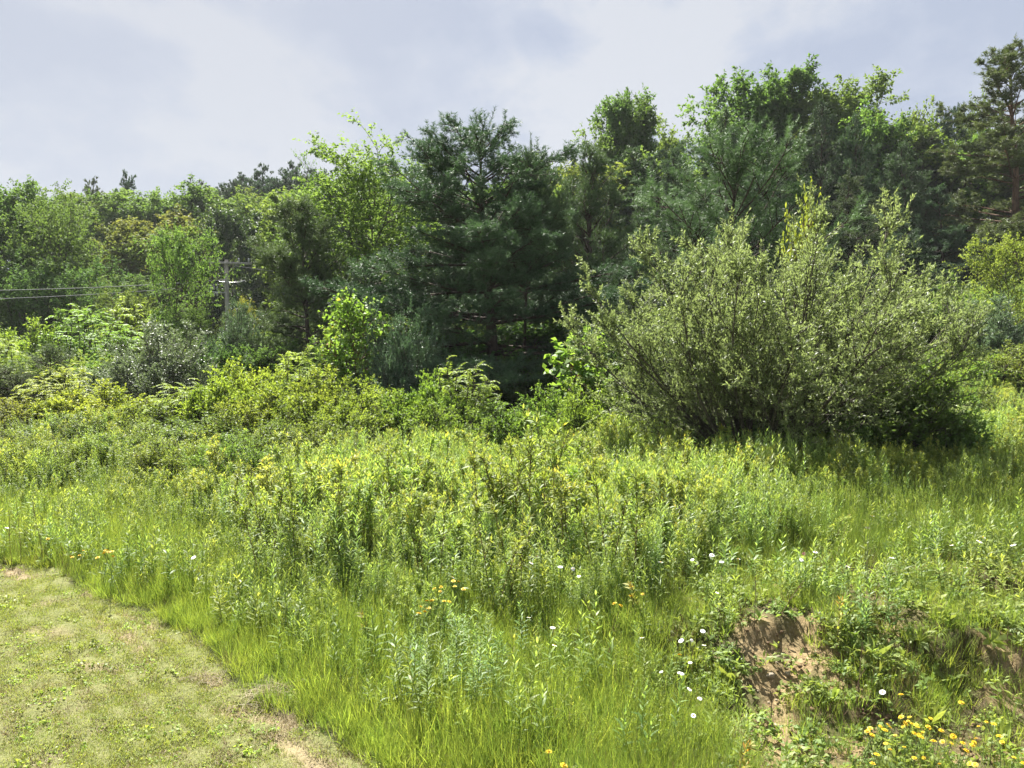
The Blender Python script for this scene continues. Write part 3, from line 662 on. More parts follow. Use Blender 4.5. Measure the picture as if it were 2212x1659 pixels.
# dark pines of the middle wood
i = 0
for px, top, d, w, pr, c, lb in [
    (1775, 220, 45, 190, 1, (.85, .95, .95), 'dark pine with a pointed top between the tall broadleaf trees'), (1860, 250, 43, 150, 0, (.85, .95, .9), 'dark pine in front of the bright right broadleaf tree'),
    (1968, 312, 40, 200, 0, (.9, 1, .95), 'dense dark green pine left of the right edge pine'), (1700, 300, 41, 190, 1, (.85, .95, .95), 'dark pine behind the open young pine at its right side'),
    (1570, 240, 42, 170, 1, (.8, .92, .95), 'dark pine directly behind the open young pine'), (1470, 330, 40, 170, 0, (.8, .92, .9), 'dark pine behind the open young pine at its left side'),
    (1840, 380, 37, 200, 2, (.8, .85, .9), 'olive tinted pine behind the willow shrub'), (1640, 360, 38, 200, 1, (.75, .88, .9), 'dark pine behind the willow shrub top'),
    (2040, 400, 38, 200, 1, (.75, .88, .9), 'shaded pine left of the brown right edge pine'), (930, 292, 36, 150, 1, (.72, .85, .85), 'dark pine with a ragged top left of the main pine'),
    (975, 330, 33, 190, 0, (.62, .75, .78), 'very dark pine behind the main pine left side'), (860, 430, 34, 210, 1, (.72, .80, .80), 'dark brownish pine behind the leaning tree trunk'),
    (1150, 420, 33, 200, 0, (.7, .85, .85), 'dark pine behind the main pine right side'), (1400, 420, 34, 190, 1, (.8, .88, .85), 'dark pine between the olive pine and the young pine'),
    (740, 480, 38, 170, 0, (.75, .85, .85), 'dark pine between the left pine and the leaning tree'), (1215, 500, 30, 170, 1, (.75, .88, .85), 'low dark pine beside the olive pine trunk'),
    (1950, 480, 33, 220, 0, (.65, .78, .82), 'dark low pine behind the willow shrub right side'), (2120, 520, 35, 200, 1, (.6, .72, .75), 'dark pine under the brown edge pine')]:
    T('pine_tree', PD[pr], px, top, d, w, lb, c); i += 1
for i in range(40):
    px = 690+i*41+rng.uniform(-20, 20); sky_y = np.interp(px, [690, 850, 1180, 1300, 1500, 1700, 1900, 2100, 2300], [400, 360, 352, 330, 285, 280, 265, 270, 230])
    if i % 5 not in (0, 3):
        T('pine_tree', PF[i % 2], px, sky_y+rng.uniform(5, 60), rng.uniform(47, 53), 190, 'dark pine filling the wood between the tall trees at the right', (rng.uniform(.75, 1), .95, .9), 'pines filling the right wood')
    else:
        T('broadleaf_tree', BLF[i % 3], px, sky_y+rng.uniform(5, 60), rng.uniform(47, 53), 190, 'dense green tree filling the wood between the dark pines at the right', (rng.uniform(.85, 1.1), 1, .95), 'broadleaf trees filling the right wood')
T('pine_tree', PBR, 2205, 88, 38, 430, 'tall brownish pine at the right picture edge with bare red trunk', (1.15, 1, .82))
T('pine_tree', pine(61, 8, 4.8, nwh=15, mat='pine_ol', needle=(.10, .016), per=20, jit=.35, bare=.2, skip=.1, a0=60, a1=25, prof=.7, n2=12, n3=8, base=.2, leaders=3, t2min=.45), 1280, 302, 30, 250, 'olive brown pine with bare inner twigs right of the main pine', (.80, 1, 1))
# tree leaning left of the main pine
T('broadleaf_tree', broadleaf(71, 9.5, 5.6, n1=28, n2=9, n3=7, nl=13, leaf=(.15, .085), base=.28, trunk=.12, up=.05, oval=.3, wob=.16), 800, 312, 31, 300, 'airy bright green broadleaf tree left of the main pine', (.90, 1.04, .95))
T('broadleaf_tree', broadleaf(72, 9.5, 3.2, n1=9, n2=5, n3=4, nl=6, leaf=(.13, .07), base=.55, trunk=.06, up=.05, oval=.45, wob=.2, lean=(-.12, 0)), 700, 322, 31.5, 120, 'thin stem with drooping leaves leaning out of the airy broadleaf tree', (.88, 1.02, .95), rz=.0)
# left pine
T('pine_tree', pine(81, 7.5, 5.2, nwh=15, mat='pine_ol', needle=(.10, .017), per=26, jit=.32, prof=.75, n2=13, n3=8, trunk=.10, a0=84, leaders=4), 668, 425, 27, 265, 'dull green pine with a visible brown trunk behind the left shrubs', (.80, .95, .95))
# main pine
main_pine = pine(91, 9, 8, nwh=9, nb=11, flat2=.15, whj=.13, up=.025, mat='pine_bl', needle=(.11, .017), per=32, jit=.28, prof=.50, n2=18, n3=9, trunk=.20, a0=97, a1=48, skip=.10, droop=.06, t2min=.16, lead=.17, shoot=.27, leaders=7, base=.07, conc=1.0)
T('pine_tree', main_pine, 1066, 262, 23.5, 610, 'large blue green pine at the centre with tiered branches and dark trunk', (.85, .92, .90), rz=.7)
T('pine_tree', pine(92, 7, 3.2, nwh=10, nb=5, mat='pine_bl', needle=(.10, .015), per=32, n2=10, n3=7, base=.45, prof=.5, lead=.2, a0=60, a1=30, trunk=.09, leaders=7, skip=.1), 1130, 318, 24.6, 200, 'second pine top with upright shoots just right of the main pine tip', (.95, 1, .95), sink=.2)
# open young pine behind the willow shrub
T('pine_tree', pine(101, 7, 5, nwh=8, nb=5, mat='pine_bl', needle=(.12, .012), per=70, jit=.28, prof=.40, n2=7, n3=3, trunk=.11, a0=66, a1=20, skip=.06, shoot=.50, leaders=9, base=.22, up=.07, t2min=.3), 1560, 262, 20.5, 430, 'open young pine with long upright shoots behind the willow shrub', (1.1, 1.12, 1.0), rz=2.0)

# ------------------------------------------------------------------ shrubs, young trees
WIL = bush(217, 4.3, 8.6, ns=52, n2=13, n3=8, nl=34, leaf=(.070, .020), mat='willow', pw=2.6, bark='wbark', a_max=66, up=.035, baser=.35, lean=.13, stem=.036, t2=.15, newgrowth=.45, L2f=.34)
T('willow_shrub', WIL, 1640, 476, 12.2, 770, 'large grey green willow shrub with many slanting bare stems', cat='shrub', rz=0.1, sink=.0)
SIL = bush(202, 2.6, 3.4, ns=28, n2=10, n3=8, nl=20, leaf=(.062, .026), mat='silver', a_max=70, up=.03)
T('silver_shrub', SIL, 330, 692, 22, 255, 'rounded silvery green shrub at the left of the meadow', cat='shrub')
T('silver_shrub', SIL, 2165, 640, 21, 190, 'loose silvery shrub at the right edge below the maple', cat='shrub', color=(.95, 1, 1))
T('silver_shrub', SIL, 500, 655, 26, 150, 'grey green bush between the silvery shrub and the left pine', cat='shrub', color=(.75, .9, .85))
T('silver_shrub', SIL, 880, 660, 19.5, 170, 'grey green bush below the left side of the main pine', cat='shrub', color=(.62, .78, .75))
T('silver_shrub', SIL, 830, 760, 18.8, 150, 'small dark grey green bush behind the bright hedge row', cat='shrub', color=(.62, .78, .75))
YT = broadleaf(203, 5.2, 3.2, n1=22, n2=7, n3=6, nl=9, leaf=(.11, .06), base=.12, trunk=.06, up=.07, oval=.7, mat='decid')
T('young_tree', YT, 366, 482, 33, 155, 'pale green young broadleaf tree left of the utility pole', color=(.95, 1.05, 1.0))
T('young_tree', YT, 524, 640, 32, 70, 'bushy young tree with orange tinted top below the pole', color=(1.5, 1.0, .8))
T('young_tree', YT, 290, 625, 34, 120, 'green young tree under the wires', color=(1.0, 1.0, .95))
T('young_tree', YT, 2195, 500, 24, 150, 'bright green young maple at the right edge', color=(1.4, 1.3, 1.0))
T('young_tree', YT, 425, 655, 31, 90, 'green young tree just left of the pole foot', color=(.9, .95, .95))
LM = broadleaf(204, 3, 1.5, n1=18, n2=5, n3=3, nl=6, leaf=(.13, .10), base=.1, trunk=.025, up=.10, oval=.5, mat='lime', bark='rstem')
T('young_maple', LM, 768, 626, 20, 120, 'bright lime green young maple left of the main pine', cat='young tree')
T('young_maple', LM, 735, 690, 20.5, 80, 'smaller lime green maple shoot leaning left of the bright one', cat='young tree')
T('young_maple', broadleaf(205, 2.6, 1.2, n1=14, n2=4, n3=2, nl=6, leaf=(.17, .13), base=.15, trunk=.02, up=.10, oval=.5, mat='lime', bark='rstem'), 1242, 702, 16, 150, 'large leaved lime green sapling with reddish tips in front of the main pine', cat='young tree')
T('young_maple', broadleaf(207, 2.6, 1.4, n1=16, n2=4, n3=3, nl=6, leaf=(.10, .07), base=.3, trunk=.02, up=.06, oval=.6, mat='yel', bark='rstem'), 1735, 395, 17.5, 85, 'yellow orange tipped sapling poking out above the willow shrub', cat='young tree', color=(1.0, .95, .9))
YP = pine(206, 2.4, 2.2, nwh=9, nb=5, n2=5, n3=4, per=22, needle=(.09, .010), mat='pine_ol', trunk=.04, shoot=.22, leaders=3)
T('young_pine', YP, 105, 740, 25, 130, 'dull young pine among the left shrubs', cat='young tree', color=(.95, 1.05, 1))
T('young_pine', YP, 30, 790, 24, 110, 'small young pine near the left picture edge', cat='young tree', color=(.95, 1.05, 1))
SU = [sumac(207, 2.4, 2.6, ns=26, fr=11, flen=.42), sumac(208, 1.8, 2.0, ns=22, fr=10, flen=.38)]
BU = [bush(209, 1.5, 2.2, ns=22, n2=8, n3=6, nl=12, leaf=(.075, .032), mat='yel', a_max=72, L2f=.45), bush(210, 1.5, 2.2, ns=20, n2=8, n3=6, nl=12, leaf=(.06, .028), mat='yel', a_max=70, L2f=.45), bush(211, 1.6, 2.0, ns=20, n2=8, n3=6, nl=11, leaf=(.06, .02), mat='herb', a_max=55, L2f=.4)]
DK = bush(212, 2.2, 2.6, ns=24, n2=9, n3=6, nl=11, leaf=(.085, .045), mat='decid', a_max=72, L2f=.45)
for px, top, d, w, pr, c, lb in [
    (185, 655, 30, 190, SU[0], (.80, .95, 1), 'wide layered sumac clump below the wires'), (60, 690, 29, 170, BU[0], (.80, .95, 1), 'rounded shrub at the left edge behind the young pines'),
    (290, 640, 33, 130, SU[1], (.85, .95, 1), 'sumac clump left of the pale green young tree'), (-20, 720, 26, 150, SU[0], (.85, 1, 1), 'sumac cut by the left picture edge'),
    (135, 782, 20, 150, SU[0], (1.05, 1.05, 1), 'bright tall leaved sumac at the left of the meadow edge'), (210, 820, 19, 190, BU[0], (1.05, 1.05, 1), 'bright rounded shrub right of the tall leaved one'),
    (400, 815, 18.5, 150, SU[1], (1.1, 1.08, 1), 'bright sumac below the silvery shrub'), (490, 790, 19.5, 170, BU[0], (1.1, 1.08, 1), 'bright rounded shrub right of the silvery shrub'),
    (560, 775, 20, 160, BU[1], (1.1, 1.08, 1), 'yellow green shrub below the left pine trunk'), (640, 745, 20.5, 130, SU[0], (1.0, 1.03, 1), 'sumac clump with raised tip below the left pine'),
    (1000, 765, 19, 150, SU[1], (.9, 1, 1), 'sumac fronds in front of the main pine trunk'), (940, 800, 18.5, 150, BU[0], (.9, 1, 1), 'yellow green shrub left of the main pine trunk')]:
    T('sumac_shrub' if 'sumac' in lb else 'rounded_shrub', pr, px, top, d*(.86 if px > 450 else .95) if d < 21 else d, w*1.1, lb, c, cat='shrub')
for px, top, d, w, pr, c, lb in [
    (600, 800, 18.5, 170, 0, (1, 1, 1), 'yellow green bush in the middle of the bright hedge row, left part'), (700, 790, 18.8, 180, 0, (1, 1, 1), 'yellow green bush under the bright young maple'),
    (790, 815, 18.2, 170, 1, (1, 1, 1), 'yellow green bush right of the young maple foot'), (870, 840, 17.8, 160, 0, (.95, 1, 1), 'yellow green bush left of the sumac fronds'),
    (530, 845, 17.6, 160, 1, (.95, .98, 1), 'lower yellow green bush below the bright sumac'), (660, 850, 17.2, 180, 0, (.85, .92, 1), 'brownish green bush at the front of the hedge row'),
    (760, 870, 16.8, 160, 1, (.9, .95, 1), 'low bush at the front of the hedge row right of the brownish one'), (330, 850, 18, 170, 1, (.9, .97, 1), 'low green bush under the silvery shrub'),
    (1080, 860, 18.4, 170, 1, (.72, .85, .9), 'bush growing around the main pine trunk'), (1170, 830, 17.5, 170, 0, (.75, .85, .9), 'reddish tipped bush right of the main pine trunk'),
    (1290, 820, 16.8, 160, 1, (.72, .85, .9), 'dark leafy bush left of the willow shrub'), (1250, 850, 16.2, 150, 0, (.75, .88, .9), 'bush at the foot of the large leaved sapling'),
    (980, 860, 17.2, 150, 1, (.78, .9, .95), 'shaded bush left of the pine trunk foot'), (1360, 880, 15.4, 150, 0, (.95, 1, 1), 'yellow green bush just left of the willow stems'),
    (60, 850, 19.5, 170, 1, (1.05, 1, .9), 'yellowish bush at the left edge of the meadow'), (150, 890, 17, 150, 2, (.95, 1, 1), 'feathery bush in front of the left sumac'),
    (440, 885, 15.8, 180, 2, (.85, .95, 1), 'feathery green bush in the left meadow'), (560, 900, 15.2, 160, 2, (.85, .95, 1), 'second feathery green bush in the left meadow'),
    (330, 905, 15.4, 150, 2, (.95, 1, 1), 'low feathery bush at the left of the meadow'), (700, 900, 15.4, 150, 2, (.95, 1, 1), 'feathery bush below the hedge row'),
    (20, 915, 14.5, 150, 2, (1.05, 1.05, 1), 'low feathery plant clump at the left edge of the meadow'), (215, 925, 14, 150, 2, (1.05, 1.05, 1), 'low feathery clump in front of the rounded bright shrub'), (380, 935, 13.2, 160, 2, (1.05, 1.05, 1), 'low pale feathery clump in the left meadow'),
    (510, 930, 13.5, 150, 2, (1.0, 1.05, 1), 'low feathery clump in front of the twiggy weed'), (110, 945, 13, 140, 2, (1.1, 1.05, 1), 'yellowish feathery clump in the left meadow'),
    (2080, 745, 19, 190, 1, (.85, .95, .95), 'green bush right of the willow shrub'), (2170, 735, 18.5, 180, 2, (.95, 1, 1), 'pale feathery bush at the right edge'),
    (2110, 830, 15.5, 150, 2, (1, 1, 1), 'loose bush beside the willow shrub right side'), (2030, 790, 15.5, 160, 1, (.8, .9, .95), 'bush tucked against the willow shrub right side'),
    (1225, 930, 14.2, 90, 2, (1, 1, .9), 'small upright bush at the far side of the meadow'), (1420, 900, 14.5, 130, 2, (1, 1, .95), 'feathery bush under the left willow branches')]:
    T('meadow_bush', BU[pr], px, top, d*(.98 if px > 1900 else .86 if px > 500 else .94), w*1.15, lb, c, cat='shrub')
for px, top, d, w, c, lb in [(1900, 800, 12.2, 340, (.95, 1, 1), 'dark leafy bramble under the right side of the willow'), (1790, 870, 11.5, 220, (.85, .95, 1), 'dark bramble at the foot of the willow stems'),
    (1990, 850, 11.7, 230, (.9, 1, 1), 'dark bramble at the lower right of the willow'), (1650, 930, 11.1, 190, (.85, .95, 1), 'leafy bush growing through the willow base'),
    (1560, 890, 12.9, 230, (.8, .92, .95), 'leafy bush behind the bare willow stems'), (1720, 880, 12.9, 230, (.75, .9, .95), 'dark leafy bush inside the willow base'), (980, 800, 21, 200, (.55, .68, .64), 'bush tinted dark as if shaded at the left foot of the main pine'), (1165, 800, 21, 190, (.55, .68, .64), 'bush tinted dark as if shaded at the right foot of the main pine'),  # pine foot bushes carry the tree's shade in their dark tint
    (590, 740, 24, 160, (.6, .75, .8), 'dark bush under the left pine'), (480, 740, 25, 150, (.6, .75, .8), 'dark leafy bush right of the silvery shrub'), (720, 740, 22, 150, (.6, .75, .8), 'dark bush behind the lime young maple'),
    (1060, 690, 26.0, 330, (.42, .55, .5), 'added thicket tinted dark for the shade behind the main pine trunk'), (1160, 760, 21.5, 180, (.5, .65, .7), 'bush tinted dark for the shade of the main pine'), (950, 740, 22.5, 200, (.5, .65, .7), 'dark bush behind the sumac fronds'), (1320, 730, 20, 180, (.55, .7, .75), 'dark bush between the main pine and the willow'),  # thicket added to darken the gap; shade under the pine put into the tints
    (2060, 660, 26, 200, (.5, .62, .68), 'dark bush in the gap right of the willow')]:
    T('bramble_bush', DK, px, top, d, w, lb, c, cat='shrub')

# ------------------------------------------------------------------ utility pole and wires
def box(b, c, s, R=None):
    v = np.array([[x, y, z] for x in (-.5, .5) for y in (-.5, .5) for z in (-.5, .5)])*np.array(s)
    if R is not None: v = v@np.asarray(R).T
    b.add(v+np.array(c), [[0, 1, 3, 2], [4, 6, 7, 5], [0, 4, 5, 1], [2, 3, 7, 6], [0, 2, 6, 4], [1, 5, 7, 3]])
PD_ = 45.0
pt = at_depth(489, 562, PD_); pz0 = float(Hg(pt[0], PD_)); ph_ = pt[2]-pz0
pole = bpy.data.objects.new('utility_pole', None); COL.objects.link(pole); pole.location = (pt[0], PD_, pz0); pole.rotation_euler = (0, 0, .25)
tagp(pole, 'weathered wooden utility pole with crossarm behind the pale young tree', 'utility pole')
b = Buf(); tube(b, np.array([[[0, 0, -.5], [0, 0, ph_*.5], [0, 0, ph_]]]), [.16], [.105], 12); box(b, (0, 0, ph_+.01), (.15, .15, .04)); put('shaft', b.mesh('shaft', M['pole'], True), pole)
b = Buf(); box(b, (.15, -.15, ph_-.18), (2.5, .10, .13)); arm = put('crossarm', b.mesh('crossarm', M['pole']), pole)
for sx in (-1, 1):
    b = Buf(); tube(b, np.array([[[0.10*sx, -.15, ph_-.75], [.55*sx, -.15, ph_-.26]]]), [.025], [.025], 6); put('brace', b.mesh('brace', M['pole']), pole)
def lathe(b, prof, n=12, org=(0, 0, 0)):
    prof = np.array(prof); a = np.arange(n)/n*2*np.pi
    V = np.stack([prof[:, :1]*np.cos(a), prof[:, :1]*np.sin(a), np.repeat(prof[:, 1:], n, 1)], -1)+np.array(org)
    k = len(prof); j = np.arange(n); F = np.concatenate([np.stack([i*n+j, i*n+(j+1) % n, (i+1)*n+(j+1) % n, (i+1)*n+j], -1) for i in range(k-1)]); b.add(V, F)
for x in (-.85, -.38, .7, 1.25):
    b = Buf(); lathe(b, [(0, 0), (.03, 0), (.03, .06), (.07, .08), (.04, .13), (.065, .16), (.045, .22), (0, .25)], 10, (x, -.15, ph_-.115)); put('insulator', b.mesh('insulator', M['porc'], True), pole)
b = Buf()
for k in range(3):
    for z in (0, -.35): lathe(b, [(0, 0), (.06, .0), (.03, .05), (.07, .08), (.03, .13), (.06, .16), (0, .2)], 10, (-.85+.17*k, -.2, ph_-1.75+z))
box(b, (-.68, -.2, ph_-1.85), (.7, .05, .05)); box(b, (-.35, -.1, ph_-1.9), (.6, .04, .04)); put('insulator_rack', b.mesh('insulator_rack', M['porc'], True), pole)
b = Buf(); q = np.array([[(-.38, -.15, ph_+.12), (-.52, -.16, ph_+.08), (-.60, -.18, ph_-.4), (-.6, -.2, ph_-1.2), (-.75, -.2, ph_-1.6)]]); tube(b, q, [.014], [.014], 5); put('jumper_cable', b.mesh('jumper_cable', M['wire'], True), pole)
b = Buf(); q = np.array([[(-.4, -.18, ph_-1.26), (.3, -.2, ph_-1.3), (.75, -.2, ph_-1.27), (1.05, -.2, ph_-1.15)]]); tube(b, q, [.02], [.02], 5); put('bracket', b.mesh('bracket', M['porc'], True), pole)
def wire(a, c, sag, rad, label):
    a, c = np.array(a), np.array(c); t = np.linspace(0, 1, 40)[:, None]; p = a*(1-t)+c*t; p[:, 2] -= (sag*4*t*(1-t))[:, 0]
    b = Buf(); tube(b, p[None], [rad], [rad], 6); o = put('power_line', b.mesh('power_line', M['wire'], True)); tagp(o, label, 'wire', 'wires at the left')
pc = at_depth(489, 605, PD_)
wire(at_depth(-500, 628, 30), (pc[0], PD_-.2, pc[2]), .25, .020, 'upper grey wire running from the left edge to the utility pole')
wire(at_depth(-500, 655, 29), (pc[0], PD_-.2, pc[2]-.25), .25, .018, 'lower grey wire running from the left edge to the utility pole')
pr_ = at_depth(505, 574, PD_); pe = at_depth(900, 585, 60)
wire((pr_[0], PD_-.2, pr_[2]), pe, .5, .02, 'thin line leaving the pole to the right behind the left pine')

# ------------------------------------------------------------------ meadow plants
GP = [stalk_patch(301+i, 7, .28, (.72, 1.0), 'gold', n=42, ll=.125, lw=.021, ang=1.25, droop=.28) for i in range(4)]
GY = [stalk_patch(311+i, 5, .22, (.65, .95), 'gold_y', n=44, ll=.09, lw=.024, ang=1.15, branch=6, red=.07*i) for i in range(3)]
GH = [stalk_patch(321+i, 6, .25, (.45, .75), 'herb', n=34, ll=.10, lw=.024, droop=.45) for i in range(3)]
TG = [grass_tuft(331+i, 50, .17, (.22, .50), .0058, .70) for i in range(3)]+[grass_tuft(334, 40, .16, (.15, .45), .008, 1.2, tint=(.7, .2))]
TGD = [grass_tuft(341+i, 50, .15, (.30, .55), .0055, .55, 'grass_dk', heads=3) for i in range(3)]
TS = [grass_tuft(351, 24, .13, (.2, .5), .004, .7, 'straw')]
HB = [herb_patch(361+i, 16, .18, (.03, .13), (.042, .022), 8) for i in range(4)]+[herb_patch(366, 6, .12, (.08, .22), (.07, .026), 8)]
yfront = lambda x: np.interp(x, [-6, -4, -2.5, -1.2, 0, 1, 2, 3.5, 6], [10, 8.6, 7.1, 6.5, 6.4, 6.5, 7.1, 8.3, 9.5])
def w_gold(x, y): return smooth((y-yfront(x)+.5+1.1*(vnoise(x, y, 1.4, 21)-.5))/1.1)
def w_left(x, y): return smooth((-x/np.maximum(y, 1)-.22)/.16)
# willow shade clearing and shrubs are kept out by nothing: weeds grow under them
x, y = field(11000, -40, 40, 5.4, 24); sd = lawn_sd(x, y)
keep = (sd > .5) & (np.hypot((x-3.65)/1.0, (y-11.9)/1.1) > 1) & (y < 12.9 + 9*smooth((x/y-.40)/.12) + 5.5*w_left(x, y)) & (rng.random(len(x)) < w_gold(x, y)*(.45+.55*smooth((vnoise(x, y, 1.6, 12)-.25)/.25))*1.25*np.clip(.35+22/(y*2.2)-.25, .15, 1)*(1-.45*w_left(x, y)))
x, y = x[keep], y[keep]; big = vnoise(x, y, .55, 1); f2 = vnoise(x, y, 1.3, 2); u = rng.random(len(x))
pk = np.where(u < .22+.55*smooth((f2-.50)/.2), 4+rng.integers(0, 3, len(x)), rng.integers(0, 4, len(x)))
pk = np.where((u > .8-.45*w_left(x, y)), 7+rng.integers(0, 3, len(x)), pk)
scl = (.55+.43*rng.random(len(x)))*(.72+.5*big)*(.62+.38*smooth((y-yfront(x))/1.6))*(1-.12*w_left(x, y))*(1+.1*smooth((y-12)/6))
scatter('meadow_weeds', GP+GY+GH, np.stack([x, y, Hg(x, y)-.02], 1), pk, rng.random(len(x))*6.28, scl, 'dense stand of leafy goldenrod and weeds filling the meadow', 'meadow weeds')
print('weeds', len(x))
# tall grass
x, y = field(26000, -40, 40, 3.6, 13); sd = lawn_sd(x, y); dd = bare_f(x, y)
bankz = smooth((x-.7)/.9)*(1-smooth((y-6.4)/.8))
p = smooth((sd-.02-.12*(vnoise(x, y, 4, 51)-.5))/.08)*(1-.55*w_gold(x, y))*(1-bankz*(.9-.6*smooth((vnoise(x, y, 2.6, 43)-.4)/.2)))*np.clip(7.5/y, .3, 1)*(1-np.clip(dd*1.6, 0, 1))
keep = rng.random(len(x)) < p; x, y = x[keep], y[keep]; sd = sd[keep]; bz = bankz[keep]
u = rng.random(len(x)); shadez = smooth((x-1.5)/1.5)*smooth((y-6.2)/.8)  # darker blades picked more often here, painting the shaded grass at the right
pk = np.where(u < .13+.55*shadez+.25*vnoise(x, y, 1.1, 5), 4+rng.integers(0, 3, len(x)), rng.integers(0, 4, len(x)))
pk = np.where(rng.random(len(x)) < .08+.22*bz, 7, pk)
scl = (.5+.45*rng.random(len(x)))*(.5+.4*smooth(sd/.9))*(1-.45*bz)*(.8+.4*vnoise(x, y, .9, 6))
scatter('tall_grass', TG+TGD+TS, np.stack([x, y, Hg(x, y)], 1), pk, rng.random(len(x))*6.28, scl, 'uncut bright green grass along the edge of the lawn and meadow', 'grass')
print('tall grass', len(x))
x, y = field(3600, -40, 40, 4.2, 10); sd = lawn_sd(x, y)
p = smooth((sd-.35)/.5)*(1-w_gold(x, y))*(1-.75*smooth((x-.2)/.8))*(.10+.8*smooth((vnoise(x, y, 1.2, 31)-.4)/.2)*smooth((y-5.0)/1.0))*(1-np.clip(bare_f(x, y)*1.6, 0, 1))
keep = rng.random(len(x)) < p; x, y = x[keep], y[keep]
GS = [stalk_patch(601+i, 4, .22, (.25, .5), ('gold', 'herb', 'gold_y')[i], n=26, ll=.10, lw=.02, ang=1.2) for i in range(3)]
scatter('grass_weeds', GS, np.stack([x, y, Hg(x, y)-.01], 1), rng.integers(0, 3, len(x)), rng.random(len(x))*6.28, .6+.6*rng.random(len(x)), 'short leafy weeds scattered through the uncut grass', 'meadow weeds')
# low herbs on the bank and through the grass
x, y = field(7000, -40, 40, 3.7, 10); sd = lawn_sd(x, y); dd = bare_f(x, y)
bankz = smooth((x-.6)/.9)*(1-smooth((y-7.4)/1.2))
p = smooth((sd-.1)/.1)*(.10+.9*bankz)*(1-np.clip(dd*1.05, 0, .85))*(1-.7*w_gold(x, y))
keep = rng.random(len(x)) < p*(.15+.75*smooth((vnoise(x, y, 3.1, 42)-.35)/.3))*.75; x, y = x[keep], y[keep]
scatter('bank_herbs', HB, np.stack([x, y, Hg(x, y)], 1), rng.integers(0, 5, len(x)), rng.random(len(x))*6.28, .4+.6*rng.random(len(x)), 'low leafy herbs covering the eroded bank', 'ground cover')
# mown lawn
LT = [grass_tuft(371+i, 100, .10, (.014, .040), .0036, 1.1, 'turf', (.45, .25), segs=2) for i in range(3)]
LS = [grass_tuft(376+i, 60, .11, (.012, .035), .0035, 1.6, 'straw', (.4, .25), segs=2) for i in range(2)]
LC = [herb_patch(379+i, 22, .10, (.01, .028), (.016, .012), 3, 'grass') for i in range(2)]
x, y = field(30000, -40, 3, 3.4, 9.2); sd = lawn_sd(x, y); rr = rut_f(x, y)
keep = (sd < .10) & (rng.random(len(x)) > np.clip(rr*1.15, 0, .94)); x, y, rr = x[keep], y[keep], rr[keep]
dry = smooth((vnoise(x, y, .9, 7)*.6+vnoise(x, y, 3.1, 8)*.4-.34)/.34); u = rng.random(len(x))
pk = np.where(u < .17+.40*dry+.4*rr, 3+rng.integers(0, 2, len(x)), np.where(u > .975, 5+rng.integers(0, 2, len(x)), rng.integers(0, 3, len(x))))
scatter('lawn_grass', LT+LS+LC, np.stack([x, y, Hg(x, y)-.03*rr], 1), pk, rng.random(len(x))*6.28, .7+.6*rng.random(len(x)), 'short mown lawn grass with dry clippings', 'grass')
print('lawn', len(x))
# leafy undergrowth under the trees
UG = [herb_patch(391+i, 40, .9, (.3, 1.2), (.12, .065), 18, 'decid') for i in range(3)]
x, y = field(5200, -80, 80, 25, 75, .75)
keep = rng.random(len(x)) < .85; x, y = x[keep], y[keep]
scatter('forest_undergrowth', UG, np.stack([x, y, Hg(x, y)], 1), rng.integers(0, 3, len(x)), rng.random(len(x))*6.28, .7+.7*rng.random(len(x)), 'leafy undergrowth on the slope beneath the trees', 'undergrowth')

# individual weeds that stand out
G_ST = [stalk(401+i, 1.0, 'gold', n=54, ll=.135, lw=.022, ang=1.25, droop=.28) for i in range(3)]
Y_ST = [stalk(411+i, 1.0, 'gold_y', n=70, ll=.078, lw=.021, ang=1.2, branch=12, red=.06*i) for i in range(3)]
def stalk_clump(seed, mat, count=5, rad=.14, **kw):
    r = np.random.default_rng(seed); tb, cb = Buf(), Buf()
    for i in range(count):
        a = r.random()*6.28; d = rad*math.sqrt(r.random()); stalk_bufs(tb, cb, r, r.uniform(.7, 1.0), (d*math.cos(a), d*math.sin(a), 0), lean=.16, **kw)
    return fin(tb, cb, ('stem', 'leaves'), 'rstem', mat)
Y_CL = [stalk_clump(441+i, ('gold_y', 'gold_y', 'yel', 'herb')[i], n=44, ll=.075, lw=.021, ang=1.15, branch=9, red=.05*(i < 2)) for i in range(4)]
R_ST = [stalk(421+i, .5, 'gold_y', n=30, ll=.08, lw=.022, branch=3, red=.6) for i in range(2)]
def weed(proto, px, py, hh, name, label, cat, group=None, color=(1, 1, 1), wd=1.0):
    g = pix_ground(px, py, hh*.98, Hg); z = float(Hg(g[0], g[1])); s = hh/proto[1]
    return plant(name, proto, (g[0], g[1], z-.01), rng.random()*6.28, (s*wd, s*wd, s), label, cat, group, color, (rng.normal(0, .05), rng.normal(0, .05)))
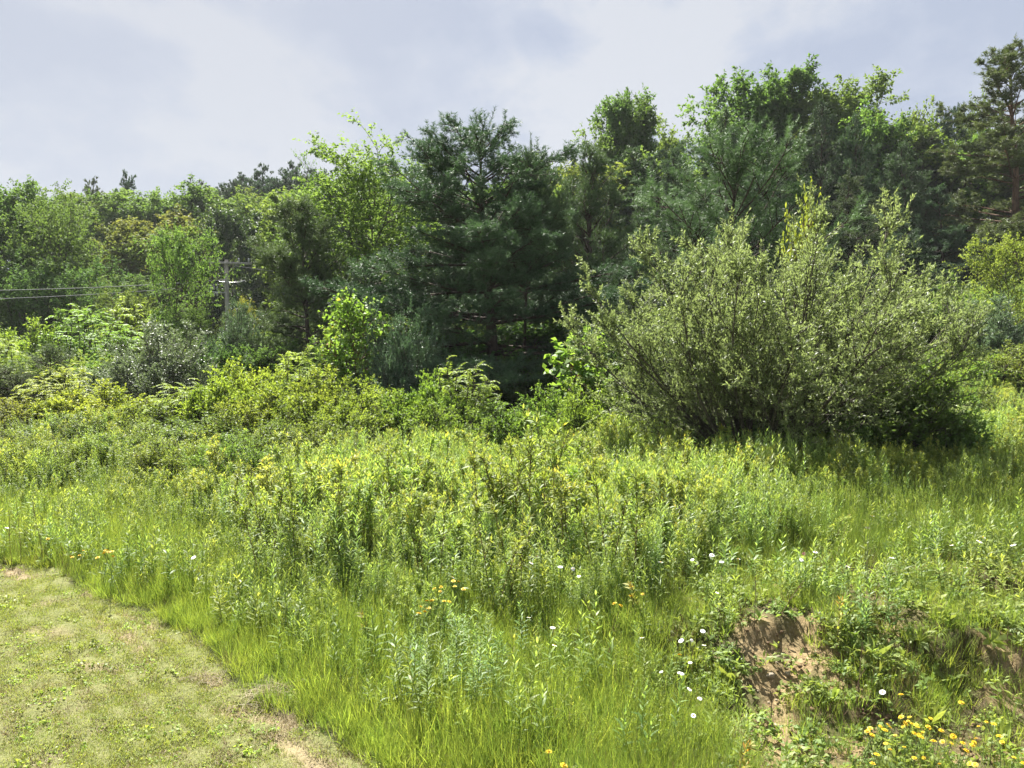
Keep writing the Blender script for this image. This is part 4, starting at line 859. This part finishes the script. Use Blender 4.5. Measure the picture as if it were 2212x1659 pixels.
for px, py, hh, lb in [(1140, 930, 1.35, 'tall shaggy weed column standing above the middle of the meadow'), (925, 935, 1.2, 'yellow tipped weed left of the shaggy weed column'), (735, 990, 1.15, 'dark leafy tall weed in the left middle of the meadow'),
    (600, 1002, 1.15, 'tall twiggy weed with dark stems at the left of the meadow'), (800, 998, 1.1, 'white flecked tall weed beside the dark leafy weed'), (870, 965, 1.1, 'bushy yellow weed in the middle of the meadow'),
    (1070, 975, 1.15, 'leafy weed left of the shaggy column and lower'), (1010, 940, 1.1, 'small topped yellow weed at the back of the meadow'), (945, 1075, 1.0, 'reddish tipped bushy weed in the middle front of the meadow'),
    (1090, 1090, .95, 'orange tipped weed below the shaggy column'), (760, 1030, 1.0, 'green yellow weed beside the white flecked one'), (1250, 1000, 1.1, 'yellow green weed in the right middle of the meadow'),
    (1640, 1060, .48, 'pale pointed weed in front of the willow shade'), (1710, 1085, .48, 'yellow bushy weed in front of the willow base'), (1790, 1110, .48, 'yellow weed at the right of the willow shade front'),
    (1340, 1010, 1.1, 'leafy yellow weed left of the willow base'), (1560, 1110, .48, 'yellow tipped weed below the willow stems'), (1160, 890, 1.5, 'pale bushy weed against the dark pine foot')]:
    weed(Y_CL[rng.integers(0, 3)], px, py, hh*1.05, 'tall_weed', lb, 'weed', 'weeds standing above the meadow', wd=1.05)
for k in range(46):
    for _ in range(40):
        px, py = rng.uniform(420, 1950), 915+215*rng.random()**1.2
        g = pix_ground(px, py, 1.1, Hg)
        if g[1] > yfront(g[0])+.3 and g[1] < 12.8: break
    else: continue
    weed(Y_CL[k % 4], px, py, rng.uniform(.70, 1.0), 'bushy_weed', 'bushy yellow tipped weed rising out of the goldenrod stand', 'weed', 'bushy weeds rising out of the goldenrod', (rng.uniform(1.05, 1.25), 1.12, rng.uniform(.9, 1.15)), rng.uniform(1.0, 1.3))
for k in range(150):
    gx_ = rng.uniform(-2.7, 3.4); g = (gx_, float(yfront(gx_))+rng.uniform(-.35, 1.5)*rng.random()**.4)
    hh = rng.uniform(.55, .95); z = float(Hg(g[0], g[1]))
    plant('goldenrod_stalk', G_ST[k % 3], (g[0], g[1], z-.01), rng.random()*6.28, (hh, hh, hh), 'upright green goldenrod stalk with narrow leaves at the meadow front', 'weed', 'goldenrod stalks along the meadow front', tilt=(rng.normal(0, .06), rng.normal(0, .06)))
for k in range(34):
    px, py = rng.uniform(860, 1130), rng.uniform(1285, 1420); hh = rng.uniform(.35, .55)
    weed(G_ST[k % 3], px, py, hh, 'goldenrod_stalk', 'bluish green goldenrod shoot in the clump below the yellow flowers', 'weed', 'goldenrod clump in the front grass', (1.0, 1.05, 1.2), 1.6)
for px, py in [(1385, 1340), (1395, 1385), (1545, 1270), (1490, 1150), (1590, 1520), (1230, 1150)]:
    weed(G_ST[rng.integers(0, 3)], px, py, .42, 'goldenrod_stalk', 'single pale green shoot standing in the low bank grass', 'weed', 'single shoots on the bank', (1.15, 1.1, 1), 1.3)
for px, py, lb in [(815, 1298, 'orange tipped small plant left of the yellow flowers'), (1010, 1160, 'orange leaved plant at the front of the goldenrod'), (1090, 1145, 'yellow orange plant right of the orange leaved one'), (1810, 1300, 'brownish dried plant on the bank'), (1395, 1240, 'rusty plant at the right front of the goldenrod'), (1570, 1600, 'reddish tipped stalk left of the bare soil')]:
    weed(R_ST[rng.integers(0, 2)], px, py, .40, 'rusty_weed', lb, 'weed', 'rusty weeds', (1.1, .9, .8), 1.2)
# broad leaved plants
RO = [rosette(431, 12, .24, .05, 1.5, droop=.5), rosette(432, 9, .22, .055, 1.9, droop=.4), rosette(433, 11, .28, .04, 2.2, droop=.35, tint=.8)]
def broad(px, py, s, k, label, group='broad leaved plants on the bank', color=(1, 1, 1)):
    g = pix_ground(px, py, .03, Hg); o = put('broadleaf_weed', RO[k], None, (g[0], g[1], float(Hg(g[0], g[1])))); s *= .85; o.scale = (s, s, s*rng.uniform(.8, 1.2)); o.rotation_euler = (rng.normal(0, .2), rng.normal(0, .2), rng.random()*6.28); o.color = (*color, 1)
    tagp(o, label, 'weed', group)
for px, py, s, k, lb in [(1345, 1390, 1.1, 2, 'upright broad leaved dock in the middle of the bank'), (1640, 1330, .6, 1, 'upright bright leaf plant left above the bare soil'), (1500, 1410, .9, 1, 'broad leaved plant above the leftmost daisies'),
    (1575, 1470, 1.0, 1, 'leafy plant at the left rim of the bare soil'), (1880, 1420, 1.0, 2, 'broad leaved plant right of the soil slump with one tall leaf'), (2050, 1470, 1.15, 0, 'broad drooping plant at the right of the bank'),
    (1990, 1380, 1.0, 0, 'low broad plant in the middle of the right bank'), (2080, 1290, .9, 0, 'broad toothed plant near the right edge'), (1800, 1510, .9, 0, 'low leafy plant beside the pale soil'),
    (2010, 1560, .9, 2, 'narrow upright leaf plant behind the yellow flowers'), (2100, 1330, .9, 1, 'broad plant below the toothed one'), (2140, 1380, .9, 0, 'spreading leafy plant at the right edge'),
    (1450, 1600, 1.1, 0, 'broad leaved plant in the front grass'), (1560, 1640, .9, 1, 'leafy plant at the front edge left of the soil'), (1340, 1560, .9, 0, 'low broad plant in the front middle grass'),
    (100, 1215, 1.0, 1, 'leafy clump at the far corner of the lawn'), (120, 1210, .9, 2, 'upright leafy plant beside the lawn corner clump'), (690, 1345, 1.0, 1, 'broad leaved plant in the grass left of the goldenrod clump'),
    (960, 1320, .9, 1, 'broad leaf plant beside the yellow flower patch'), (1900, 1320, .8, 0, 'low broad plant on top of the bank'), (1760, 1290, .9, 2, 'upright leaf plant behind the bare soil'), (2170, 1600, .9, 1, 'leafy plant right of the yellow flower patch')]:
    broad(px, py, s, k, lb)

# ------------------------------------------------------------------ flowers
def flower_proto(kind):
    r = np.random.default_rng(5); pb, cb, sb = Buf(), Buf(), Buf()
    n = 18 if kind == 'daisy' else 14; R = .024 if kind == 'daisy' else .017
    a = np.arange(n)/n*6.283; D = np.stack([np.cos(a), np.sin(a), np.full(n, .12)], 1)
    for rr, kk in (((1, 0),) if kind == 'daisy' else ((1, 0), (.65, .5))):
        ribbon(pb, np.stack([np.cos(a+kk)*.003, np.sin(a+kk)*.003, np.full(n, .001+.004*kk)], 1), np.stack([np.cos(a+kk), np.sin(a+kk), np.full(n, .12+kk*.6)], 1), R*rr, R*.38, .15, .5, r, 3, [.45, 1, .95, .5])
    lathe(cb, [(0, -.004), (.005, -.003), (.0075, .003), (.006, .007), (0, .009)], 10)
    sp = np.array([[[0, 0, -.4], [.006, .0, -.2], [0, 0, 0]]]); tube(sb, sp, [.0026], [.0019], 4)
    return [('petals', pb.mesh('petals', M['white' if kind == 'daisy' else 'yellow'])), ('disc', cb.mesh('disc', M['ydisc'], True)), ('stem', sb.mesh('stem', M['stem'], True))], 1, 1
DA, YF = flower_proto('daisy'), flower_proto('yellow')
def flower(proto, px, py, hh, name, label, cat, group, s=1.0, tilt=.3):
    g = pix_ground(px, py, hh, Hg); z = float(Hg(g[0], g[1]))
    root = bpy.data.objects.new(name, None); COL.objects.link(root); root.location = (g[0], g[1], z+hh); root.empty_display_size = .05
    s *= .72*rng.uniform(.8, 1.15); root.rotation_euler = (rng.normal(.15, tilt), rng.normal(0, tilt), rng.random()*6.28); root.scale = (s, s, s*rng.uniform(.8, 1.3))
    tagp(root, label, cat, group)
    for pn, me in proto[0]:
        c = put(pn, me, root)
        if pn == 'stem': c.scale = (1, 1, hh/.4/s)
z8 = lambda a, b: (1382.4+a*.375, 1080+b*.375); z7 = lambda a, b: (777.6+a*.349, 1080+b*.349); z6 = lambda a, b: (a*.3906, 1166.4+b*.3906)
for a, b in [(302, 345), (120, 370), (415, 318), (470, 365), (565, 345)]: flower(DA, *z8(a, b), .58, 'daisy', 'white daisy at the right front of the goldenrod stand', 'flower', 'daisies in front of the goldenrod', .8)
for a, b in [(1010, 315), (930, 347), (1197, 390), (1337, 93), (1312, 163), (1450, 343), (1795, 263), (1955, 240), (1975, 217), (2150, 260), (1875, 398)]: flower(DA, *z8(a, b), .58, 'daisy', 'white daisy in the shaded tall grass at the right', 'flower', 'daisies in the right meadow grass', .75+.25*rng.random())
for (a, b), lb in [((1403, 453), 'lone white daisy on top of the right bank'), ((445, 541), 'lone white daisy behind the soil slump to the left'), ((1397, 1114), 'white daisy above the yellow flowers on the bank'), ((308, 1249), 'lowest white daisy left of the bare soil')]:
    flower(DA, *z8(a, b), .32, 'daisy', lb, 'flower', None, .85)
for a, b in [(362, 758), (237, 812), (298, 810), (369, 845), (10, 797), (289, 943), (122, 993), (285, 1093), (344, 1148), (235, 1000)]: flower(DA, *z8(a, b), .33, 'daisy', 'white daisy in the loose group left of the bare soil', 'flower', 'daisies left of the bare soil', .7+.3*rng.random())
for a, b in [(1095, 355), (1157, 323), (1060, 392), (1240, 425), (1318, 445), (1355, 484), (570, 478)]: flower(DA, *z7(a, b), .55, 'daisy', 'white daisy among the front goldenrod at the centre', 'flower', 'daisies among the centre goldenrod', .95)
for (a, b), lb in [((1193, 791), 'white daisy just above the dark soil edge at the centre'), ((1205, 903), 'white daisy below the dark soil edge at the centre'), ((1045, 728), 'small white daisy left of the dark soil edge')]:
    flower(DA, *z7(a, b), .30, 'daisy', lb, 'flower', None, 1.0)
for px, py in [(15, 1141), (418, 1205)]: flower(DA, px, py, .4, 'daisy', 'white daisy in the far left meadow', 'flower', 'daisies in the far left meadow', 1.1)
for a, b in [(1505, 1256), (1553, 1256), (1325, 1318), (1385, 1305), (1427, 1300), (1440, 1318), (1410, 1330), (1337, 1360), (1470, 1360), (1530, 1290), (1545, 1275), (1590, 1300), (1600, 1310), (1580, 1345), (1610, 1365), (1630, 1340), (1675, 1262), (1673, 1325), (1735, 1335), (1415, 1405), (1440, 1438), (1522, 1424), (1635, 1488), (1580, 1495), (1690, 1395), (1742, 1393), (1805, 1370), (1795, 1404), (1860, 1402), (1925, 1400), (1880, 1450), (1915, 1415), (1995, 1280), (2037, 1292), (1950, 1310), (2070, 1362), (2085, 1405), (1900, 1520), (1930, 1530), (2155, 1488), (2200, 1465), (2210, 1520), (1725, 1523), (1365, 1467), (1340, 1525), (1310, 1335), (1515, 1310), (1565, 1290), (1620, 1370), (1660, 1310), (1885, 1460), (1935, 1385)]:
    flower(YF, *z8(a, b), .20+.08*rng.random(), 'yellow_flower', 'small yellow flower in the patch at the lower right corner', 'flower', 'yellow flowers at the lower right', .75+.45*rng.random())
for (a, b), lb in [((1850, 1170), 'single yellow flower above the right corner patch'), ((1503, 1122), 'single yellow flower beside the bank daisy'), ((228, 895), 'single yellow flower among the daisies'), ((2172, 157), 'single yellow flower in the far right grass')]:
    flower(YF, *z8(a, b), .24, 'yellow_flower', lb, 'flower', None, 1.05)
for a, b in [(500, 545), (497, 570), (460, 550), (450, 623), (413, 625), (377, 662), (410, 672), (428, 670), (400, 695), (365, 703), (520, 628), (553, 632), (610, 510), (587, 540), (578, 505), (640, 555), (505, 540), (440, 628)]:
    flower(YF, *z7(a, b), .46, 'yellow_flower', 'yellow flower in the patch behind the goldenrod clump', 'flower', 'yellow flowers at the centre', .95+.3*rng.random())
for a, b in [(1680, 598), (1750, 585), (1575, 643), (1615, 655)]: flower(YF, *z7(a, b), .26, 'yellow_flower', 'yellow flower above the broad leaved dock', 'flower', 'yellow flowers above the dock', 1.2)
for (a, b), lb in [((1168, 1570), 'yellow flower alone in the front grass'), ((1262, 1655), 'yellow flower alone at the bottom edge of the grass')]: flower(YF, *z7(a, b), .22, 'yellow_flower', lb, 'flower', None, 1.4)
for a, b in [(400, 97), (440, 87), (460, 60), (580, 60), (600, 68), (620, 65), (625, 93), (540, 100), (265, -5), (590, 55), (575, 75), (390, 92)]:
    flower(YF, *z6(a, b), .44, 'yellow_flower', 'yellow flower in the patch beside the far corner of the lawn', 'flower', 'yellow flowers by the lawn corner', .9+.4*rng.random())
# pink clover
cb, sb = Buf(), Buf(); r_ = np.random.default_rng(9); n_ = 60; dv = nrm(r_.normal(0, 1, (n_, 3))); leafq(cb, dv*.006, dv, .011, .004, .5, r_); tube(sb, np.array([[[0, 0, -.4], [0.005, 0, -.2], [0, 0, 0]]]), [.0018], [.0013], 4)
flower(([('florets', cb.mesh('florets', M['pink'])), ('stem', sb.mesh('stem', M['stem'], True))], 1, 1), *z8(945, 310), .35, 'clover_flower', 'pink clover flower in the right meadow grass', 'flower', None, 1.05)

# ------------------------------------------------------------------ dead grass heaps, stones, dry stalks
def straw_pile(px, py, s, label, n=260):
    r = np.random.default_rng(int(px)); b = Buf(); g = pix_ground(px, py, .02, Hg)
    q = r.normal(0, 1, (n, 2))*[.16, .09]; hgt = .11*np.exp(-(q[:, 0]/.2)**2-(q[:, 1]/.12)**2)
    P = np.stack([q[:, 0], q[:, 1], hgt*r.random(n)], 1); a = r.random(n)*6.28
    D = np.stack([np.cos(a), np.sin(a)*.7, r.normal(0.05, .25, n)], 1); ribbon(b, P, D, r.uniform(.08, .26, n), .004, .15, np.clip(r.normal(.3, .25, n), 0, 1), r, 3)
    o = put('dead_grass_pile', b.mesh('dead_grass_pile', M['straw']), None, (g[0], g[1], float(Hg(g[0], g[1])))); o.scale = (s, s, s); tagp(o, label, 'grass pile')
straw_pile(590, 1500, .85, 'brown heap of dead grass at the lawn edge', 420)
straw_pile(438, 1462, .55, 'small flat patch of dead grass on the lawn', 160)
straw_pile(1010, 1215, 1.0, 'dry brown grass clump at the front of the goldenrod', 160)
straw_pile(940, 1640, .8, 'dry grass clump at the bottom edge of the meadow grass', 140)
def stone_mesh(seed, flat=.6):
    r = np.random.default_rng(seed); b = Buf(); nu, nv = 10, 7
    th = np.linspace(0, np.pi, nv); ph = np.arange(nu)/nu*2*np.pi
    d = np.stack([np.sin(th)[:, None]*np.cos(ph), np.sin(th)[:, None]*np.sin(ph), np.repeat(np.cos(th)[:, None], nu, 1)], -1)
    c = nrm(r.normal(0, 1, (9, 3))); k = np.min(.8/np.maximum((d[..., None, :]*c).sum(-1), .35), axis=-1)
    V = d*np.minimum(k, 1.25)[..., None]*[1, .8, flat]
    j = np.arange(nu); F = np.concatenate([np.stack([i*nu+j, (i+1)*nu+j, (i+1)*nu+(j+1) % nu, i*nu+(j+1) % nu], -1) for i in range(nv-1)]); b.add(V, F)
    return b.mesh('stone', M['stone'])
ST = [stone_mesh(i) for i in range(4)]
def stone(px, py, s, label, group=None, mat=None, name='stone'):
    g = pix_ground(px, py, 0, Hg); o = put(name, ST[rng.integers(0, 4)], None, (g[0], g[1], float(Hg(g[0], g[1]))+s*.1)); o.scale = (s, s, s); o.rotation_euler = (0, 0, rng.random()*6.28)
    if mat: o.material_slots[0].link = 'OBJECT'; o.material_slots[0].material = mat
    tagp(o, label, 'stone' if not mat else 'soil clod', group)
for (a, b), s, lb in [((750, 1022), .032, 'largest grey stone lying in the bare soil'), ((800, 905), .026, 'pale stone at the top of the bare soil'), ((850, 1010), .022, 'tan stone right of the largest grey stone'), ((790, 1310), .020, 'pale stone low in the bare soil')]: stone(*z8(a, b), s, lb)
for k in range(70):
    a, b = [(rng.normal(800, 90), rng.uniform(900, 1500)), (rng.uniform(700, 1200), rng.uniform(1350, 1540))][k % 2]
    stone(*z8(a, b), rng.uniform(.004, .012), 'small pebble lying on the bare soil slump', 'pebbles on the bare soil')
for k in range(120):
    a, b = [(rng.normal(830, 110), rng.uniform(760, 1350)), (rng.uniform(1250, 1450), rng.uniform(1200, 1300)), (rng.uniform(1850, 2200), rng.uniform(1250, 1540))][k % 3]
    stone(*z8(a, b), rng.uniform(.008, .022), 'brown crumb of soil on the eroded bank', 'soil crumbs on the bank', M['clod'], 'soil_clod')
def dry_stalk(px, py, h, label, group, lean=.3):
    r = np.random.default_rng(int(px*7+py)); g = pix_ground(px, py, .0, Hg); b = Buf()
    s = polyl(np.zeros((1, 3)), np.array([[r.normal(0, lean), r.normal(0, lean), 1.]]), np.array([h]), 6, .06, (0, 0, 0), r); tube(b, s, [.003], [.0015], 4)
    i, t, P, D = kids(s, 9, .4, 1, .6, .2, r); bb = polyl(P, D, h*.35*(1.1-t), 4, .1, (0, 0, .05), r); tube(b, bb, np.full(9, .0018), np.full(9, .001), 3)
    o = put('dry_stalk', b.mesh('dry_stalk', M['deadtwig']), None, (g[0], g[1], float(Hg(g[0], g[1])))); tagp(o, label, 'dry stalk', group)
for k in range(26):
    px, py = [(rng.uniform(1600, 2200), rng.uniform(1270, 1640)), (rng.uniform(1150, 1650), rng.uniform(1330, 1500))][k % 2]
    dry_stalk(px, py, rng.uniform(.12, .42), 'thin dry brown stalk on the bank', 'dry stalks on the bank')
for px, py in [(585, 1010), (600, 1020), (560, 1015), (625, 1015)]: dry_stalk(px, py, 1.3, 'bare grey twig standing in the left meadow', 'bare twigs in the left meadow', .25)
for px, py in [(28, 1235), (45, 1230), (90, 1225)]: dry_stalk(px, py, .7, 'dark thin stalk behind the lawn corner', 'dark stalks behind the lawn corner', .08)
print('objects', len(sc.objects))
# ------------------------------------------------------------------ thin summer haze
hb = Buf(); box(hb, (0, 140, 32), (700, 420, 72)); hm, n_, l_ = new_mat('summer_haze')
ho = n_.new('ShaderNodeOutputMaterial'); pv = n_.new('ShaderNodeVolumePrincipled'); pv.inputs['Density'].default_value = .0003
pv.inputs['Color'].default_value = (.94, .97, 1, 1); l_.new(pv.outputs['Volume'], ho.inputs['Volume'])
hz = put('haze', hb.mesh('haze', hm)); tagp(hz, 'faint bluish haze in the air over the wooded hillside', 'haze', None, 'stuff')
